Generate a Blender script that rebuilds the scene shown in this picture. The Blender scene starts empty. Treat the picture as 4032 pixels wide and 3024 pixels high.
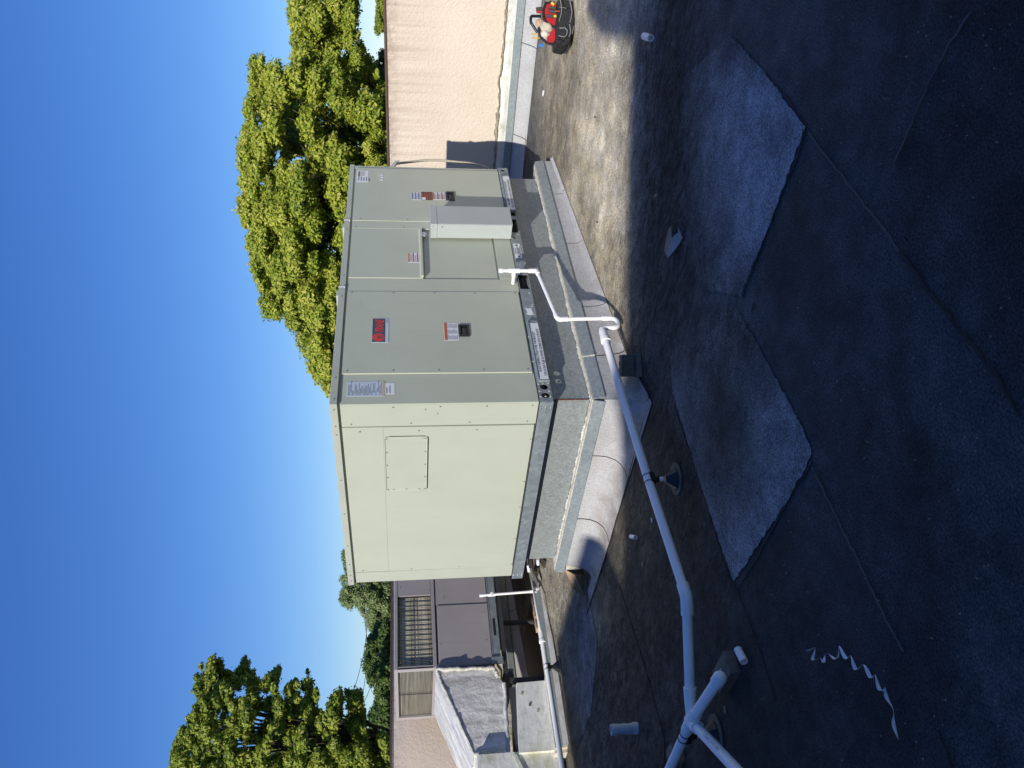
import bpy, bmesh, math, random
import numpy as np
from mathutils import Vector, Matrix
random.seed(7); RNG = np.random.default_rng(11)
SC = bpy.context.scene
COL = SC.collection
# ------------------------------------------------------------------ camera
# the photograph is turned a quarter: world up points to the left of the picture
CAM = np.array([-3.436, -3.545, 1.5]); FPX = 3098.24
yaw, pitch, roll = 0.79309, -0.13629, -0.01125
FW = np.array([math.cos(pitch)*math.sin(yaw), math.cos(pitch)*math.cos(yaw), math.sin(pitch)])
_r = np.array([math.cos(yaw), -math.sin(yaw), 0.0]); _u = np.cross(_r, FW)
RT = math.cos(roll)*_r + math.sin(roll)*_u
UP = -math.sin(roll)*_r + math.cos(roll)*_u
cam = bpy.data.cameras.new('camera'); cam_o = bpy.data.objects.new('camera', cam); COL.objects.link(cam_o)
cam.sensor_width = 36.0; cam.lens = 36.0*FPX/4032.0; cam.clip_start = 0.05; cam.clip_end = 3000
cam_o.matrix_world = Matrix(((-UP[0], RT[0], -FW[0], CAM[0]), (-UP[1], RT[1], -FW[1], CAM[1]), (-UP[2], RT[2], -FW[2], CAM[2]), (0, 0, 0, 1)))
SC.camera = cam_o
# ------------------------------------------------------------------ light
SUN_DIR = Vector((0.820, 0.288, -0.497)).normalized()
world = bpy.data.worlds.new('World'); SC.world = world; world.use_nodes = True
wn = world.node_tree; bg = wn.nodes['Background']
sky = wn.nodes.new('ShaderNodeTexSky'); sky.sky_type = 'NISHITA'; sky.sun_disc = False
sky.sun_elevation = math.asin(-SUN_DIR.z); sky.sun_rotation = math.atan2(-SUN_DIR.x, -SUN_DIR.y)
sky.altitude = 0; sky.air_density = 1.0; sky.dust_density = 0.0; sky.ozone_density = 8.0
hs_ = wn.nodes.new('ShaderNodeHueSaturation'); hs_.inputs['Saturation'].default_value = 1.13; hs_.inputs['Hue'].default_value = 0.516; wn.links.new(sky.outputs[0], hs_.inputs['Color'])
v1 = wn.nodes.new('ShaderNodeVectorMath'); v1.operation = 'MULTIPLY_ADD'; v1.inputs[1].default_value = (.050,)*3; v1.inputs[2].default_value = (1.0,)*3   # soft shoulder of the whole sky
v2 = wn.nodes.new('ShaderNodeVectorMath'); v2.operation = 'DIVIDE'; v3 = wn.nodes.new('ShaderNodeVectorMath'); v3.operation = 'SCALE'; v3.inputs['Scale'].default_value = 1.20
wn.links.new(hs_.outputs[0], v1.inputs[0]); wn.links.new(hs_.outputs[0], v2.inputs[0]); wn.links.new(v1.outputs[0], v2.inputs[1]); wn.links.new(v2.outputs[0], v3.inputs[0])
wn.links.new(v3.outputs[0], bg.inputs[0]); bg.inputs[1].default_value = 0.137
sun = bpy.data.lights.new('sun', 'SUN'); sun.energy = 5.0; sun.angle = math.radians(0.53); sun.color = (1.0, 0.955, 0.88)
sun_o = bpy.data.objects.new('sun', sun); COL.objects.link(sun_o)
sun_o.rotation_euler = SUN_DIR.to_track_quat('-Z', 'Y').to_euler()
SC.view_settings.view_transform = 'Standard'; SC.view_settings.look = 'None'
SC.view_settings.exposure = 0.0; SC.view_settings.gamma = 1.0; SC.view_settings.use_curve_mapping = False
SC.render.engine = 'CYCLES'
# ------------------------------------------------------------------ measuring helpers (photo pixel -> point on a real plane)
def ray(x, y): return (3024-y-1512)/FPX*RT - (x-2016)/FPX*UP + FW
def rise(x): return 0.045*np.maximum(0.0, x-0.3)      # the roof climbs gently towards the parapet on the right
def onz(x, y, z=0.0):
    d = ray(x, y); p = CAM + d*((z-CAM[2])/d[2])
    for _ in range(8): p = CAM + d*((z+rise(p[0])-CAM[2])/d[2])
    return p
def onx(x, y, X): d = ray(x, y); return CAM + d*((X-CAM[0])/d[0])
def ony(x, y, Y): d = ray(x, y); return CAM + d*((Y-CAM[1])/d[1])
def px(P):
    P = np.asarray(P, float) - CAM; z = P@FW; zz = np.where(z < 0.3, 0.3, z)
    return 2016 - FPX*(P@UP)/zz, 3024 - (1512 + FPX*(P@RT)/zz), z
# ------------------------------------------------------------------ object helpers
ORG = {}
def setp(o, label=None, cat=None, group=None, kind=None):
    if label: o['label'] = label
    if cat: o['category'] = cat
    if group: o['group'] = group
    if kind: o['kind'] = kind
    return o
def thing(name, label, cat, loc, group=None):
    o = bpy.data.objects.new(name, None); COL.objects.link(o); o.location = loc; o.empty_display_size = 0.1
    ORG[o.name] = Vector(loc); return setp(o, label, cat, group)
class MB:
    def __init__(s): s.v = []; s.f = []
    def add(s, vs, fs):
        n = len(s.v); s.v += [tuple(map(float, v)) for v in vs]; s.f += [tuple(i+n for i in f) for f in fs]; return s
    def box(s, a, b):
        x0, y0, z0 = a; x1, y1, z1 = b
        if x0 > x1: x0, x1 = x1, x0
        if y0 > y1: y0, y1 = y1, y0
        if z0 > z1: z0, z1 = z1, z0
        return s.add([(x0,y0,z0),(x1,y0,z0),(x1,y1,z0),(x0,y1,z0),(x0,y0,z1),(x1,y0,z1),(x1,y1,z1),(x0,y1,z1)],
                     [(0,3,2,1),(4,5,6,7),(0,1,5,4),(1,2,6,5),(2,3,7,6),(3,0,4,7)])
    def obox(s, c, ax, ay, az):
        c = np.array(c, float); ax, ay, az = (np.array(q, float)/2 for q in (ax, ay, az))
        vs = [c+i*ax+j*ay+k*az for k in (-1, 1) for (i, j) in ((-1,-1),(1,-1),(1,1),(-1,1))]
        return s.add(vs, [(0,3,2,1),(4,5,6,7),(0,1,5,4),(1,2,6,5),(2,3,7,6),(3,0,4,7)])
    def prism(s, poly, d):
        n = len(poly); d = np.array(d, float); P = [np.array(p, float) for p in poly]
        return s.add(P+[p+d for p in P], [tuple(range(n))[::-1], tuple(range(n, 2*n))]+[(i, (i+1) % n, (i+1) % n+n, i+n) for i in range(n)])
    def tube(s, pts, r, seg=14, caps=True):
        pts = [np.array(p, float) for p in pts]; rs = r if isinstance(r, (list, tuple)) else [r]*len(pts)
        m = len(pts); t0 = pts[1]-pts[0]; t0 /= np.linalg.norm(t0)
        a = np.cross(t0, [0, 0, 1.0]);
        if np.linalg.norm(a) < 1e-3: a = np.cross(t0, [0, 1.0, 0])
        a /= np.linalg.norm(a); vs = []
        for i, p in enumerate(pts):
            t = pts[min(i+1, m-1)]-pts[max(i-1, 0)]; t /= np.linalg.norm(t)
            a = a - t*(a@t); a /= np.linalg.norm(a); b = np.cross(t, a)
            for k in range(seg):
                q = 2*math.pi*k/seg; vs.append(p+rs[i]*(math.cos(q)*a+math.sin(q)*b))
        fs = [(i*seg+k, i*seg+(k+1) % seg, (i+1)*seg+(k+1) % seg, (i+1)*seg+k) for i in range(m-1) for k in range(seg)]
        if caps: fs += [tuple(range(seg))[::-1], tuple(range((m-1)*seg, m*seg))]
        return s.add(vs, fs)
    def ring(s, p0, p1, ro, ri, seg=18):
        p0 = np.array(p0, float); p1 = np.array(p1, float); t = (p1-p0)/np.linalg.norm(p1-p0)
        a = np.cross(t, [0, 0, 1.0]);
        if np.linalg.norm(a) < 1e-3: a = np.cross(t, [0, 1.0, 0])
        a /= np.linalg.norm(a); b = np.cross(t, a); vs = []
        for p, r in ((p0, ro), (p1, ro), (p1, ri), (p0, ri)):
            vs += [p+r*(math.cos(2*math.pi*k/seg)*a+math.sin(2*math.pi*k/seg)*b) for k in range(seg)]
        return s.add(vs, [(j*seg+k, j*seg+(k+1) % seg, ((j+1) % 4)*seg+(k+1) % seg, ((j+1) % 4)*seg+k) for j in range(4) for k in range(seg)])
    def build(s, name, mat, parent=None, smooth=None, bevel=0, kind=None, label=None, loc=None):
        org = ORG.get(parent.name, Vector((0, 0, 0))) if parent else Vector(loc or (0, 0, 0))
        me = bpy.data.meshes.new(name)
        V = np.array(s.v)-np.array(org)
        me.from_pydata(V.tolist(), [], s.f); me.validate()
        bm = bmesh.new(); bm.from_mesh(me); bmesh.ops.recalc_face_normals(bm, faces=bm.faces); bm.to_mesh(me); bm.free()
        o = bpy.data.objects.new(name, me); COL.objects.link(o)
        if mat: me.materials.append(mat)
        if parent: o.parent = parent
        else: o.location = org
        ORG[o.name] = org
        if smooth:
            me.polygons.foreach_set('use_smooth', [True]*len(me.polygons)); me.set_sharp_from_angle(angle=math.radians(smooth))
        if bevel:
            md = o.modifiers.new('bevel', 'BEVEL'); md.width = bevel; md.segments = 2; md.limit_method = 'ANGLE'
        if kind: o['kind'] = kind
        if label: o['label'] = label
        return o
def dup(o, loc=None, parent=None, rotz=0.0, **kw):
    c = o.copy(); COL.objects.link(c); ORG[c.name] = Vector(loc) if loc is not None else ORG[o.name]
    if parent: c.parent = parent
    if loc is not None: c.location = loc
    if rotz: c.rotation_euler = (0, 0, rotz)
    for ch in o.children: dup(ch, None, c)
    for k, v in kw.items(): c[k] = v
    return c
def put(proto, parent, pos, name=None):   # another copy of a small part at a world position
    c = proto.copy(); COL.objects.link(c); c.parent = parent; c.location = Vector(pos)-ORG[parent.name]; return c
def arc(p0, pc, p1, n=6):     # quadratic bend
    p0, pc, p1 = (np.array(q, float) for q in (p0, pc, p1))
    return [(1-t)**2*p0+2*t*(1-t)*pc+t*t*p1 for t in np.linspace(0, 1, n+1)]
# ------------------------------------------------------------------ materials
def mat(name, col, rough=0.6, metal=0.0, spec=0.5):
    m = bpy.data.materials.new(name); m.use_nodes = True; b = m.node_tree.nodes['Principled BSDF']
    b.inputs['Base Color'].default_value = (*col, 1); b.inputs['Roughness'].default_value = rough; b.inputs['Metallic'].default_value = metal
    b.inputs['Specular IOR Level'].default_value = spec
    return m
class NT:
    def __init__(s, m): s.m = m; s.t = m.node_tree; s.b = s.t.nodes['Principled BSDF']; s.co = None
    def n(s, ty, **k):
        q = s.t.nodes.new(ty)
        for a, v in k.items():
            if a.startswith('_'): q.inputs[a[1:].replace('_', ' ')].default_value = v
            else: setattr(q, a, v)
        return q
    def l(s, a, b): s.t.links.new(a, b)
    def pos(s, scale=(1, 1, 1), rot=(0, 0, 0), geo=True):
        g = s.n('ShaderNodeNewGeometry'); mp = s.n('ShaderNodeMapping'); mp.inputs['Scale'].default_value = scale; mp.inputs['Rotation'].default_value = rot
        s.l(g.outputs['Position'], mp.inputs[0]); return mp.outputs[0]
    def noise(s, vec, scale, detail=4, rough=0.55, lo=0.3, hi=0.7, dist=0.0):
        q = s.n('ShaderNodeTexNoise', _Scale=scale, _Detail=detail, _Roughness=rough, _Distortion=dist); s.l(vec, q.inputs['Vector'])
        r = s.n('ShaderNodeMapRange'); r.inputs[1].default_value = lo; r.inputs[2].default_value = hi; s.l(q.outputs['Fac'], r.inputs[0]); return r.outputs[0]
    def mix(s, f, a, b, mode='MIX'):
        q = s.n('ShaderNodeMix', data_type='RGBA', blend_type=mode)
        for i, v in ((0, f), (6, a), (7, b)):
            if isinstance(v, (int, float)): q.inputs[i].default_value = v
            elif isinstance(v, tuple): q.inputs[i].default_value = (*v, 1)
            else: s.l(v, q.inputs[i])
        return q.outputs[2]
    def math(s, op, a, b=0.0):
        q = s.n('ShaderNodeMath', operation=op)
        for i, v in ((0, a), (1, b)):
            if isinstance(v, (int, float)): q.inputs[i].default_value = v
            else: s.l(v, q.inputs[i])
        return q.outputs[0]
    def ramp(s, v, a, b):
        r = s.n('ShaderNodeMapRange'); r.inputs[1].default_value = a; r.inputs[2].default_value = b; s.l(v, r.inputs[0]); return r.outputs[0]
    def bump(s, h, dist, strength=1.0):
        q = s.n('ShaderNodeBump', _Distance=dist, _Strength=strength); s.l(h, q.inputs['Height']); s.l(q.outputs[0], s.b.inputs['Normal'])
    def color(s, c): s.l(c, s.b.inputs['Base Color'])
    def z(s):
        g = s.n('ShaderNodeNewGeometry'); x = s.n('ShaderNodeSeparateXYZ'); s.l(g.outputs['Position'], x.inputs[0]); return x.outputs[2]
def paint(name, col, rough=0.4, dirt=0.12, dcol=None):
    m = mat(name, col, rough); t = NT(m); p = t.pos()
    a = t.noise(p, 2.2, 3, 0.6, 0.4, 0.75); b = t.noise(t.pos((14, 14, 1.2)), 1.5, 3, 0.6, 0.52, 0.8); c = t.noise(p, 35, 2, 0.5, 0.62, 0.8)
    f = t.math('MULTIPLY', t.math('MAXIMUM', t.math('MAXIMUM', a, b), t.math('MULTIPLY', c, 0.5)), dirt)
    t.color(t.mix(f, col, dcol or tuple(x*0.55 for x in col))); t.bump(t.math('ADD', t.math('MULTIPLY', t.noise(p, 260, 2, 0.5), 0.04), t.noise(p, 1.7, 2, 0.4, 0.2, 0.8)), 0.012, 0.5)
    r = t.ramp(a, -0.5, 1.6); q = t.math('MULTIPLY_ADD', r, 0.15); q.node.inputs[2].default_value = rough-0.06; t.l(q, t.b.inputs['Roughness'])
    return m
def galv(name, col, scale=45, streak=0.0, rough=0.42, metal=0.55):
    m = mat(name, col, rough, metal); t = NT(m); p = t.pos()
    v = t.n('ShaderNodeTexVoronoi', _Scale=scale, _Randomness=1.0); t.l(t.mixv(p, 0.02) if False else p, v.inputs['Vector'])
    sp = t.n('ShaderNodeSeparateColor'); t.l(v.outputs['Color'], sp.inputs[0])
    w = t.noise(t.pos((60, 60, 20)), 2.2, 2, 0.5, 0.55, 0.72, 1.2)
    c = t.mix(sp.outputs[0], tuple(x*0.86 for x in col), tuple(min(1, x*1.12) for x in col))
    c = t.mix(t.math('MULTIPLY', w, streak), c, tuple(min(0.9, x*1.7+0.12) for x in col))
    c = t.mix(t.math('MULTIPLY', t.noise(p, 3, 3, 0.6, 0.45, 0.7), 0.25), c, tuple(x*0.6 for x in col))
    t.color(c); t.l(t.ramp(sp.outputs[1], -2.2, 1.8), t.b.inputs['Roughness']); t.bump(v.outputs['Distance'], 0.0006, 0.3)
    return m
M = {}
M['sage'] = paint('sage_paint', (0.48, 0.505, 0.40), 0.40, 0.14)
M['sage_edge'] = paint('sage_paint_trim', (0.46, 0.475, 0.39), 0.36, 0.25)
M['greige'] = paint('greige_paint', (0.36, 0.325, 0.325), 0.42, 0.18, (0.17, 0.15, 0.11))
M['box_gray'] = paint('enamel_box_gray', (0.41, 0.45, 0.43), 0.42, 0.10)
M['galv'] = galv('galvanised_rail', (0.30, 0.345, 0.36), 30, 0.0)
M['galv_sp'] = galv('galvanised_curb', (0.30, 0.325, 0.318), 60, 0.40, 0.45, 0.30)
M['flash'] = galv('galvanised_flashing', (0.30, 0.345, 0.35), 55, 0.16, 0.5, 0.4)
M['pvc'] = mat('white_pvc', (0.86, 0.85, 0.83), 0.42)
t = NT(M['pvc']); t.color(t.mix(t.math('MULTIPLY', t.noise(t.pos(), 9, 4, 0.6, 0.5, 0.8), 0.16), (0.86, 0.85, 0.83), (0.5, 0.46, 0.38)))
M['black'] = mat('black_rubber', (0.012, 0.012, 0.013), 0.38)
M['dark'] = mat('dark_hollow', (0.008, 0.008, 0.009), 0.9)
M['steel_dark'] = mat('dark_steel', (0.05, 0.05, 0.055), 0.6, 0.2)
M['zinc'] = mat('zinc_screw', (0.62, 0.62, 0.60), 0.3, 0.8)
M['screw_p'] = mat('painted_screw', (0.27, 0.28, 0.235), 0.4, 0.3)
M['paper'] = mat('label_paper', (0.72, 0.74, 0.75), 0.45)
M['paper_b'] = mat('faded_blue_label', (0.50, 0.56, 0.64), 0.4)
M['ink'] = mat('dark_ink', (0.03, 0.035, 0.06), 0.6)
M['ink_g'] = mat('gray_ink', (0.22, 0.24, 0.27), 0.6)
M['ink_blue'] = mat('blue_ink', (0.10, 0.13, 0.30), 0.6)
M['orange'] = mat('orange_print', (0.50, 0.12, 0.04), 0.6)
M['brown'] = mat('brown_print', (0.16, 0.055, 0.035), 0.6)
M['navy'] = mat('navy_sign', (0.035, 0.055, 0.085), 0.35)
M['red'] = mat('red_print', (0.62, 0.035, 0.03), 0.4)
M['yellow'] = mat('yellow_plastic', (0.75, 0.42, 0.02), 0.4)
M['blue'] = mat('blue_plastic', (0.03, 0.22, 0.62), 0.4)
M['beige'] = mat('beige_glove', (0.52, 0.45, 0.34), 0.85)
M['fab'] = mat('black_fabric', (0.016, 0.016, 0.018), 0.72); t = NT(M['fab']); t.bump(t.noise(t.pos(), 60, 3), 0.01, 0.6)
M['fab_red'] = mat('red_fabric', (0.42, 0.012, 0.018), 0.75)
M['grip'] = mat('gray_grip', (0.06, 0.055, 0.05), 0.6)
M['piping'] = mat('gray_piping', (0.30, 0.31, 0.31), 0.6)
M['rust'] = mat('rust', (0.20, 0.055, 0.02), 0.9); t = NT(M['rust']); t.color(t.mix(t.noise(t.pos(), 60), (0.30, 0.08, 0.03), (0.07, 0.02, 0.01)))
M['tar'] = mat('tar_line', (0.018, 0.017, 0.016), 0.8)
M['tar_light'] = mat('worn_lap_edge', (0.10, 0.10, 0.095), 0.9)
M['conduit'] = mat('flexible_conduit', (0.42, 0.37, 0.29), 0.55)
M['cream'] = mat('cream_curb_wood', (0.62, 0.58, 0.45), 0.8)
t = NT(M['cream']); t.color(t.mix(t.noise(t.pos(), 12, 5, 0.65, 0.4, 0.75), (0.66, 0.62, 0.49), (0.30, 0.26, 0.17))); t.bump(t.noise(t.pos(), 50, 3), 0.004, 0.7)
M['seal'] = mat('sealant', (0.68, 0.66, 0.56), 0.7)
t = NT(M['seal']); t.color(t.mix(t.noise(t.pos(), 30, 4, 0.65, 0.42, 0.72), (0.66, 0.64, 0.57), (0.33, 0.31, 0.24))); t.bump(t.noise(t.pos(), 80, 3), 0.004, 0.8)
def wood(name, a, b):
    m = mat(name, a, 0.8); t = NT(m); t.color(t.mix(t.noise(t.pos((8, 8, 40), (0.2, 0.1, 0.4)), 4, 4, 0.6, 0.35, 0.7, 0.6), a, b)); t.bump(t.noise(t.pos((8, 8, 60)), 5, 3), 0.002, 0.6); return m
M['wood'] = wood('weathered_wood', (0.20, 0.17, 0.14), (0.08, 0.065, 0.05))
M['wood_fresh'] = wood('fresh_cut_wood', (0.50, 0.34, 0.18), (0.30, 0.18, 0.09))
M['ply'] = wood('dark_plywood', (0.055, 0.04, 0.03), (0.025, 0.018, 0.014))
M['card'] = mat('brown_cardboard', (0.46, 0.32, 0.20), 0.85)
t = NT(M['card']); t.bump(t.noise(t.pos((1, 1, 120), (0.5, 0.3, 0)), 1.5, 1), 0.003, 0.4); t.color(t.mix(t.noise(t.pos(), 9, 4), (0.48, 0.33, 0.20), (0.34, 0.23, 0.14)))
# stucco with rain streaks under the coping
M['stucco'] = mat('peach_stucco', (0.70, 0.56, 0.44), 0.9)
t = NT(M['stucco']); p = t.pos(); zz = t.z()
lump = t.noise(p, 34, 4, 0.6, 0.34, 0.70, 0.5); fine = t.noise(p, 90, 3)
c = t.mix(t.noise(p, 1.6, 4, 0.6, 0.35, 0.7), (0.72, 0.62, 0.495), (0.67, 0.565, 0.445))
c = t.mix(t.math('MULTIPLY', t.math('SUBTRACT', 1.0, lump), 0.10), c, (0.46, 0.36, 0.29))
streak = t.noise(t.pos((16, 16, 0.45)), 1.0, 6, 0.75, 0.42, 0.66)
top = t.ramp(zz, 0.95, 1.64); top2 = t.ramp(zz, 1.5, 1.68)
c = t.mix(t.math('MULTIPLY', t.math('MULTIPLY', streak, top), 0.50), c, (0.30, 0.20, 0.16))
c = t.mix(t.math('MULTIPLY', t.math('MULTIPLY', t.noise(p, 14, 4, 0.7, 0.35, 0.65), top2), 0.85), c, (0.17, 0.10, 0.075))
t.color(c); t.bump(t.math('ADD', lump, t.math('MULTIPLY', fine, 0.35)), 0.006, 0.55)
M['stucco_b'] = mat('peach_stucco_brightened', (0.84, 0.70, 0.56), 0.9)  # stucco copy painted brighter to make up for weak light on the back wall
t = NT(M['stucco_b']); p = t.pos(); zz = t.z(); lump = t.noise(p, 34, 4, 0.6, 0.34, 0.70, 0.5)
c = t.mix(t.noise(p, 1.6, 4, 0.6, 0.35, 0.7), (0.90, 0.76, 0.60), (0.85, 0.70, 0.54)); c = t.mix(t.math('MULTIPLY', t.math('MULTIPLY', t.noise(p, 10, 4, 0.7, 0.35, 0.65), t.ramp(zz, 1.5, 1.70)), 0.6), c, (0.34, 0.23, 0.17))
t.color(c); t.bump(lump, 0.004, 0.4)
# membranes
def membrane(name, base, speck, grit=0.5, stain=None, bumpd=0.002):
    m = mat(name, base, 0.92, 0, 0.25); t = NT(m); p = t.pos()
    g = t.noise(p, 210, 2, 0.6, 0.40, 0.62); g2 = t.noise(p, 75, 3, 0.65, 0.4, 0.65)
    c = t.mix(t.math('MULTIPLY', t.math('MULTIPLY', g, g2), grit), base, speck)
    c = t.mix(t.math('MULTIPLY', t.noise(p, 2.5, 5, 0.65, 0.42, 0.75), 0.35), c, stain or tuple(x*0.6 for x in base))
    if stain:
        zz = t.z(); c = t.mix(t.math('MULTIPLY', t.math('SUBTRACT', 1.0, t.ramp(zz, 0.0, 0.13)), t.noise(t.pos((5, 5, 5)), 1.0, 4, 0.7, 0.3, 0.7)), c, stain)
    t.color(c); t.bump(t.noise(p, 130, 3, 0.7), bumpd, 0.7); return m
M['cap'] = membrane('gray_cap_sheet', (0.50, 0.50, 0.495), (0.22, 0.22, 0.22), 0.9, (0.24, 0.20, 0.16))
M['white_mem'] = mat('old_white_coating', (0.60, 0.60, 0.54), 0.7)
t = NT(M['white_mem']); p = t.pos(); c = t.mix(t.noise(t.pos((3, 3, 9)), 2.2, 5, 0.7, 0.42, 0.7, 0.7), (0.80, 0.80, 0.74), (0.58, 0.57, 0.52))
c = t.mix(t.math('MULTIPLY', t.noise(p, 3.5, 4, 0.6, 0.52, 0.72), 0.6), c, (0.40, 0.39, 0.20)); t.color(c); t.bump(t.noise(p, 9, 4, 0.6), 0.006, 0.4)
M['duct'] = mat('streaked_duct_mastic', (0.34, 0.33, 0.32), 0.6)
t = NT(M['duct']); p = t.pos(); c = t.mix(t.noise(t.pos((7, 7, 1.2), (0, 0, 0)), 1.3, 5, 0.65, 0.38, 0.66, .4), (0.42, 0.40, 0.38), (0.80, 0.78, 0.74))
c = t.mix(t.math('MULTIPLY', t.noise(p, 6.5, 5, 0.75, 0.50, 0.66, 0.8), 0.7), c, (0.90, 0.87, 0.82)); t.color(c); t.bump(t.noise(p, 16, 5, 0.6, 0.3, 0.7, .5), 0.010, 0.4)
M['duct_top'] = mat('white_streaked_duct_top', (0.5, 0.5, 0.5), 0.6)
t = NT(M['duct_top']); c = t.mix(t.noise(t.pos((1.2, 7, 3), (0, 0, 0.12)), 1.4, 6, 0.75, 0.36, 0.68, 0.9), (0.34, 0.34, 0.34), (0.82, 0.82, 0.79)); t.color(c); t.bump(t.noise(t.pos(), 14, 4), 0.01, 0.5)
# roof: albedo map, with sun and shade partly painted in, is carried by two vertex attributes (tone, warm), grain and streaks by noise
def roofmat():
    m = mat('granulated_roofing', (0.2, 0.2, 0.2), 0.92, 0, 0.2); t = NT(m); p = t.pos()
    a = t.n('ShaderNodeAttribute', attribute_name='tone'); w = t.n('ShaderNodeAttribute', attribute_name='warm'); k = t.n('ShaderNodeAttribute', attribute_name='streak')
    st = t.noise(t.pos((6.5, 2.6, 1), (0, 0, -0.80)), 1.5, 9, 0.82, 0.40, 0.62, 1.0)
    st2 = t.noise(t.pos((17, 8, 1), (0, 0, -0.80)), 1.5, 8, 0.85, 0.42, 0.60, 1.0)
    blot = t.noise(p, 5.5, 6, 0.7, 0.34, 0.68, 0.3); g = t.noise(p, 125, 3, 0.75, 0.30, 0.70); g2 = t.noise(p, 230, 2, 0.7, 0.33, 0.67)
    big = t.noise(p, 1.9, 6, 0.68, 0.33, 0.67, 0.5)
    v = t.math('MULTIPLY', a.outputs['Fac'], t.math('ADD', 0.62, t.math('MULTIPLY', blot, 0.62)))
    v = t.math('MULTIPLY', v, t.math('ADD', 0.72, t.math('MULTIPLY', big, 0.56)))
    dark = t.math('MINIMUM', t.math('MULTIPLY', k.outputs['Fac'], t.math('MULTIPLY', t.math('ADD', st, t.math('MULTIPLY', st2, 0.9)), 0.72)), 0.93)
    sp_ = t.noise(p, 320, 1, 0.5, 0.68, 0.74)
    v = t.math('MULTIPLY', v, t.math('SUBTRACT', 1.0, dark))
    v = t.math('MULTIPLY', v, t.math('ADD', 0.16, t.math('MULTIPLY', g, 1.56))); v = t.math('MULTIPLY', v, t.math('ADD', 0.72, t.math('MULTIPLY', g2, 0.5)))
    moss = t.math('MULTIPLY', w.outputs['Fac'], t.math('ADD', 0.75, t.math('MULTIPLY', 0.55, t.noise(p, 7, 5, 0.7, 0.35, 0.7))))  # moss, plus the warm sunlit tone painted into the roofing
    v = t.math('ADD', v, t.math('MULTIPLY', sp_, 0.03)); tint = t.mix(moss, (0.95, 1.0, 1.05), (1.19, 1.0, 0.64))  # cool end paints bluish shade, warm end paints moss and sun
    q = t.n('ShaderNodeVectorMath', operation='SCALE'); t.l(tint, q.inputs[0]); t.l(v, q.inputs['Scale'])
    t.l(q.outputs[0], t.b.inputs['Base Color']); t.bump(t.math('ADD', g, t.math('MULTIPLY', g2, 0.7)), 0.0035, 0.9)
    return m
M['roof'] = roofmat()
# ------------------------------------------------------------------ roof, built as a fine sheet
# albedo blobs, lifted for the sunlit side further down, in photograph measure: x, y, sigma x, sigma y, tone, warm, streak
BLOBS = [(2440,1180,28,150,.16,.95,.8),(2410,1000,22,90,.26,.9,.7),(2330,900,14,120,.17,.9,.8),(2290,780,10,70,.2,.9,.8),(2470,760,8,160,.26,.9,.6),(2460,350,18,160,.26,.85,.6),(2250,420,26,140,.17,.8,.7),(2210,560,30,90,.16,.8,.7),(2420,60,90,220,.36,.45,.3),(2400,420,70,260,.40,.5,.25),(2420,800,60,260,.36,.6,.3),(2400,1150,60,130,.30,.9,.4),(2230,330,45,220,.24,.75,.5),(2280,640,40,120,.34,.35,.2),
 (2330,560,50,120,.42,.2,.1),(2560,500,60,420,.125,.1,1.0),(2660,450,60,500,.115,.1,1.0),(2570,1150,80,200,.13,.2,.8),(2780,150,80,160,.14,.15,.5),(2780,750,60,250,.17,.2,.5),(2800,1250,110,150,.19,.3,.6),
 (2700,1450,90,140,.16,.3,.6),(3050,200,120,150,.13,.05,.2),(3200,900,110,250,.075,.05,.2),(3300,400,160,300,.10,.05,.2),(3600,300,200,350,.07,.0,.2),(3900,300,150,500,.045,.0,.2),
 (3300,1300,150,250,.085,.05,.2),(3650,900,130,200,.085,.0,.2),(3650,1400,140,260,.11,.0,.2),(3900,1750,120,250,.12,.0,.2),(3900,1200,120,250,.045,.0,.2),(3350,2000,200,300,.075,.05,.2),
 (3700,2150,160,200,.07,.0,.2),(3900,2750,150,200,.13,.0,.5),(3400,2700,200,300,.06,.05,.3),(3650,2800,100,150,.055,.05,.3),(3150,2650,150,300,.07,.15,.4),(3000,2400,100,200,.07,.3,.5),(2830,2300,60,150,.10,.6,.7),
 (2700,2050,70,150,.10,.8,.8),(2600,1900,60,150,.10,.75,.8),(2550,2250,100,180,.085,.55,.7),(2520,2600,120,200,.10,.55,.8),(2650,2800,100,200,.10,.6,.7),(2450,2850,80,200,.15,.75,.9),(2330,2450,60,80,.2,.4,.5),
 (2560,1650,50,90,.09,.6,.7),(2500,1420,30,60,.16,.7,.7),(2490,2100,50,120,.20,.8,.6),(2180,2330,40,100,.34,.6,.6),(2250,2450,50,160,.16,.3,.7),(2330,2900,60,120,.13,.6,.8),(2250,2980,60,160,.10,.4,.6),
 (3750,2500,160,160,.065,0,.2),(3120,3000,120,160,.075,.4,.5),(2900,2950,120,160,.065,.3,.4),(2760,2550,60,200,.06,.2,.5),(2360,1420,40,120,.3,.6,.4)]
BL = np.array(BLOBS); BL[:, 4] *= np.where(BL[:, 0] < 2450, 2.2, 1.18); BL[:, 5] = np.where(BL[:, 0] < 2450, np.maximum(BL[:, 5], .80), BL[:, 5])  # sunlit side painted lighter and warmer than the shaded side
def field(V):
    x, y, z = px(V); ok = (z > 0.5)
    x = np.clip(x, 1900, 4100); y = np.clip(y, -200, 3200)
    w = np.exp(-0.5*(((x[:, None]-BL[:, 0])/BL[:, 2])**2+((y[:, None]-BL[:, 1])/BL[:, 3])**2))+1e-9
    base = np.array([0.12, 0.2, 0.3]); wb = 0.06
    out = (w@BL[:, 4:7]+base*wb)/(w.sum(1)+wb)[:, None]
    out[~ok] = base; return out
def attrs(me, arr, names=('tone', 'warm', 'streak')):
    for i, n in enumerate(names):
        a = me.attributes.new(n, 'FLOAT', 'POINT'); a.data.foreach_set('value', np.ascontiguousarray(arr[:, i], dtype=np.float32))
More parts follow.
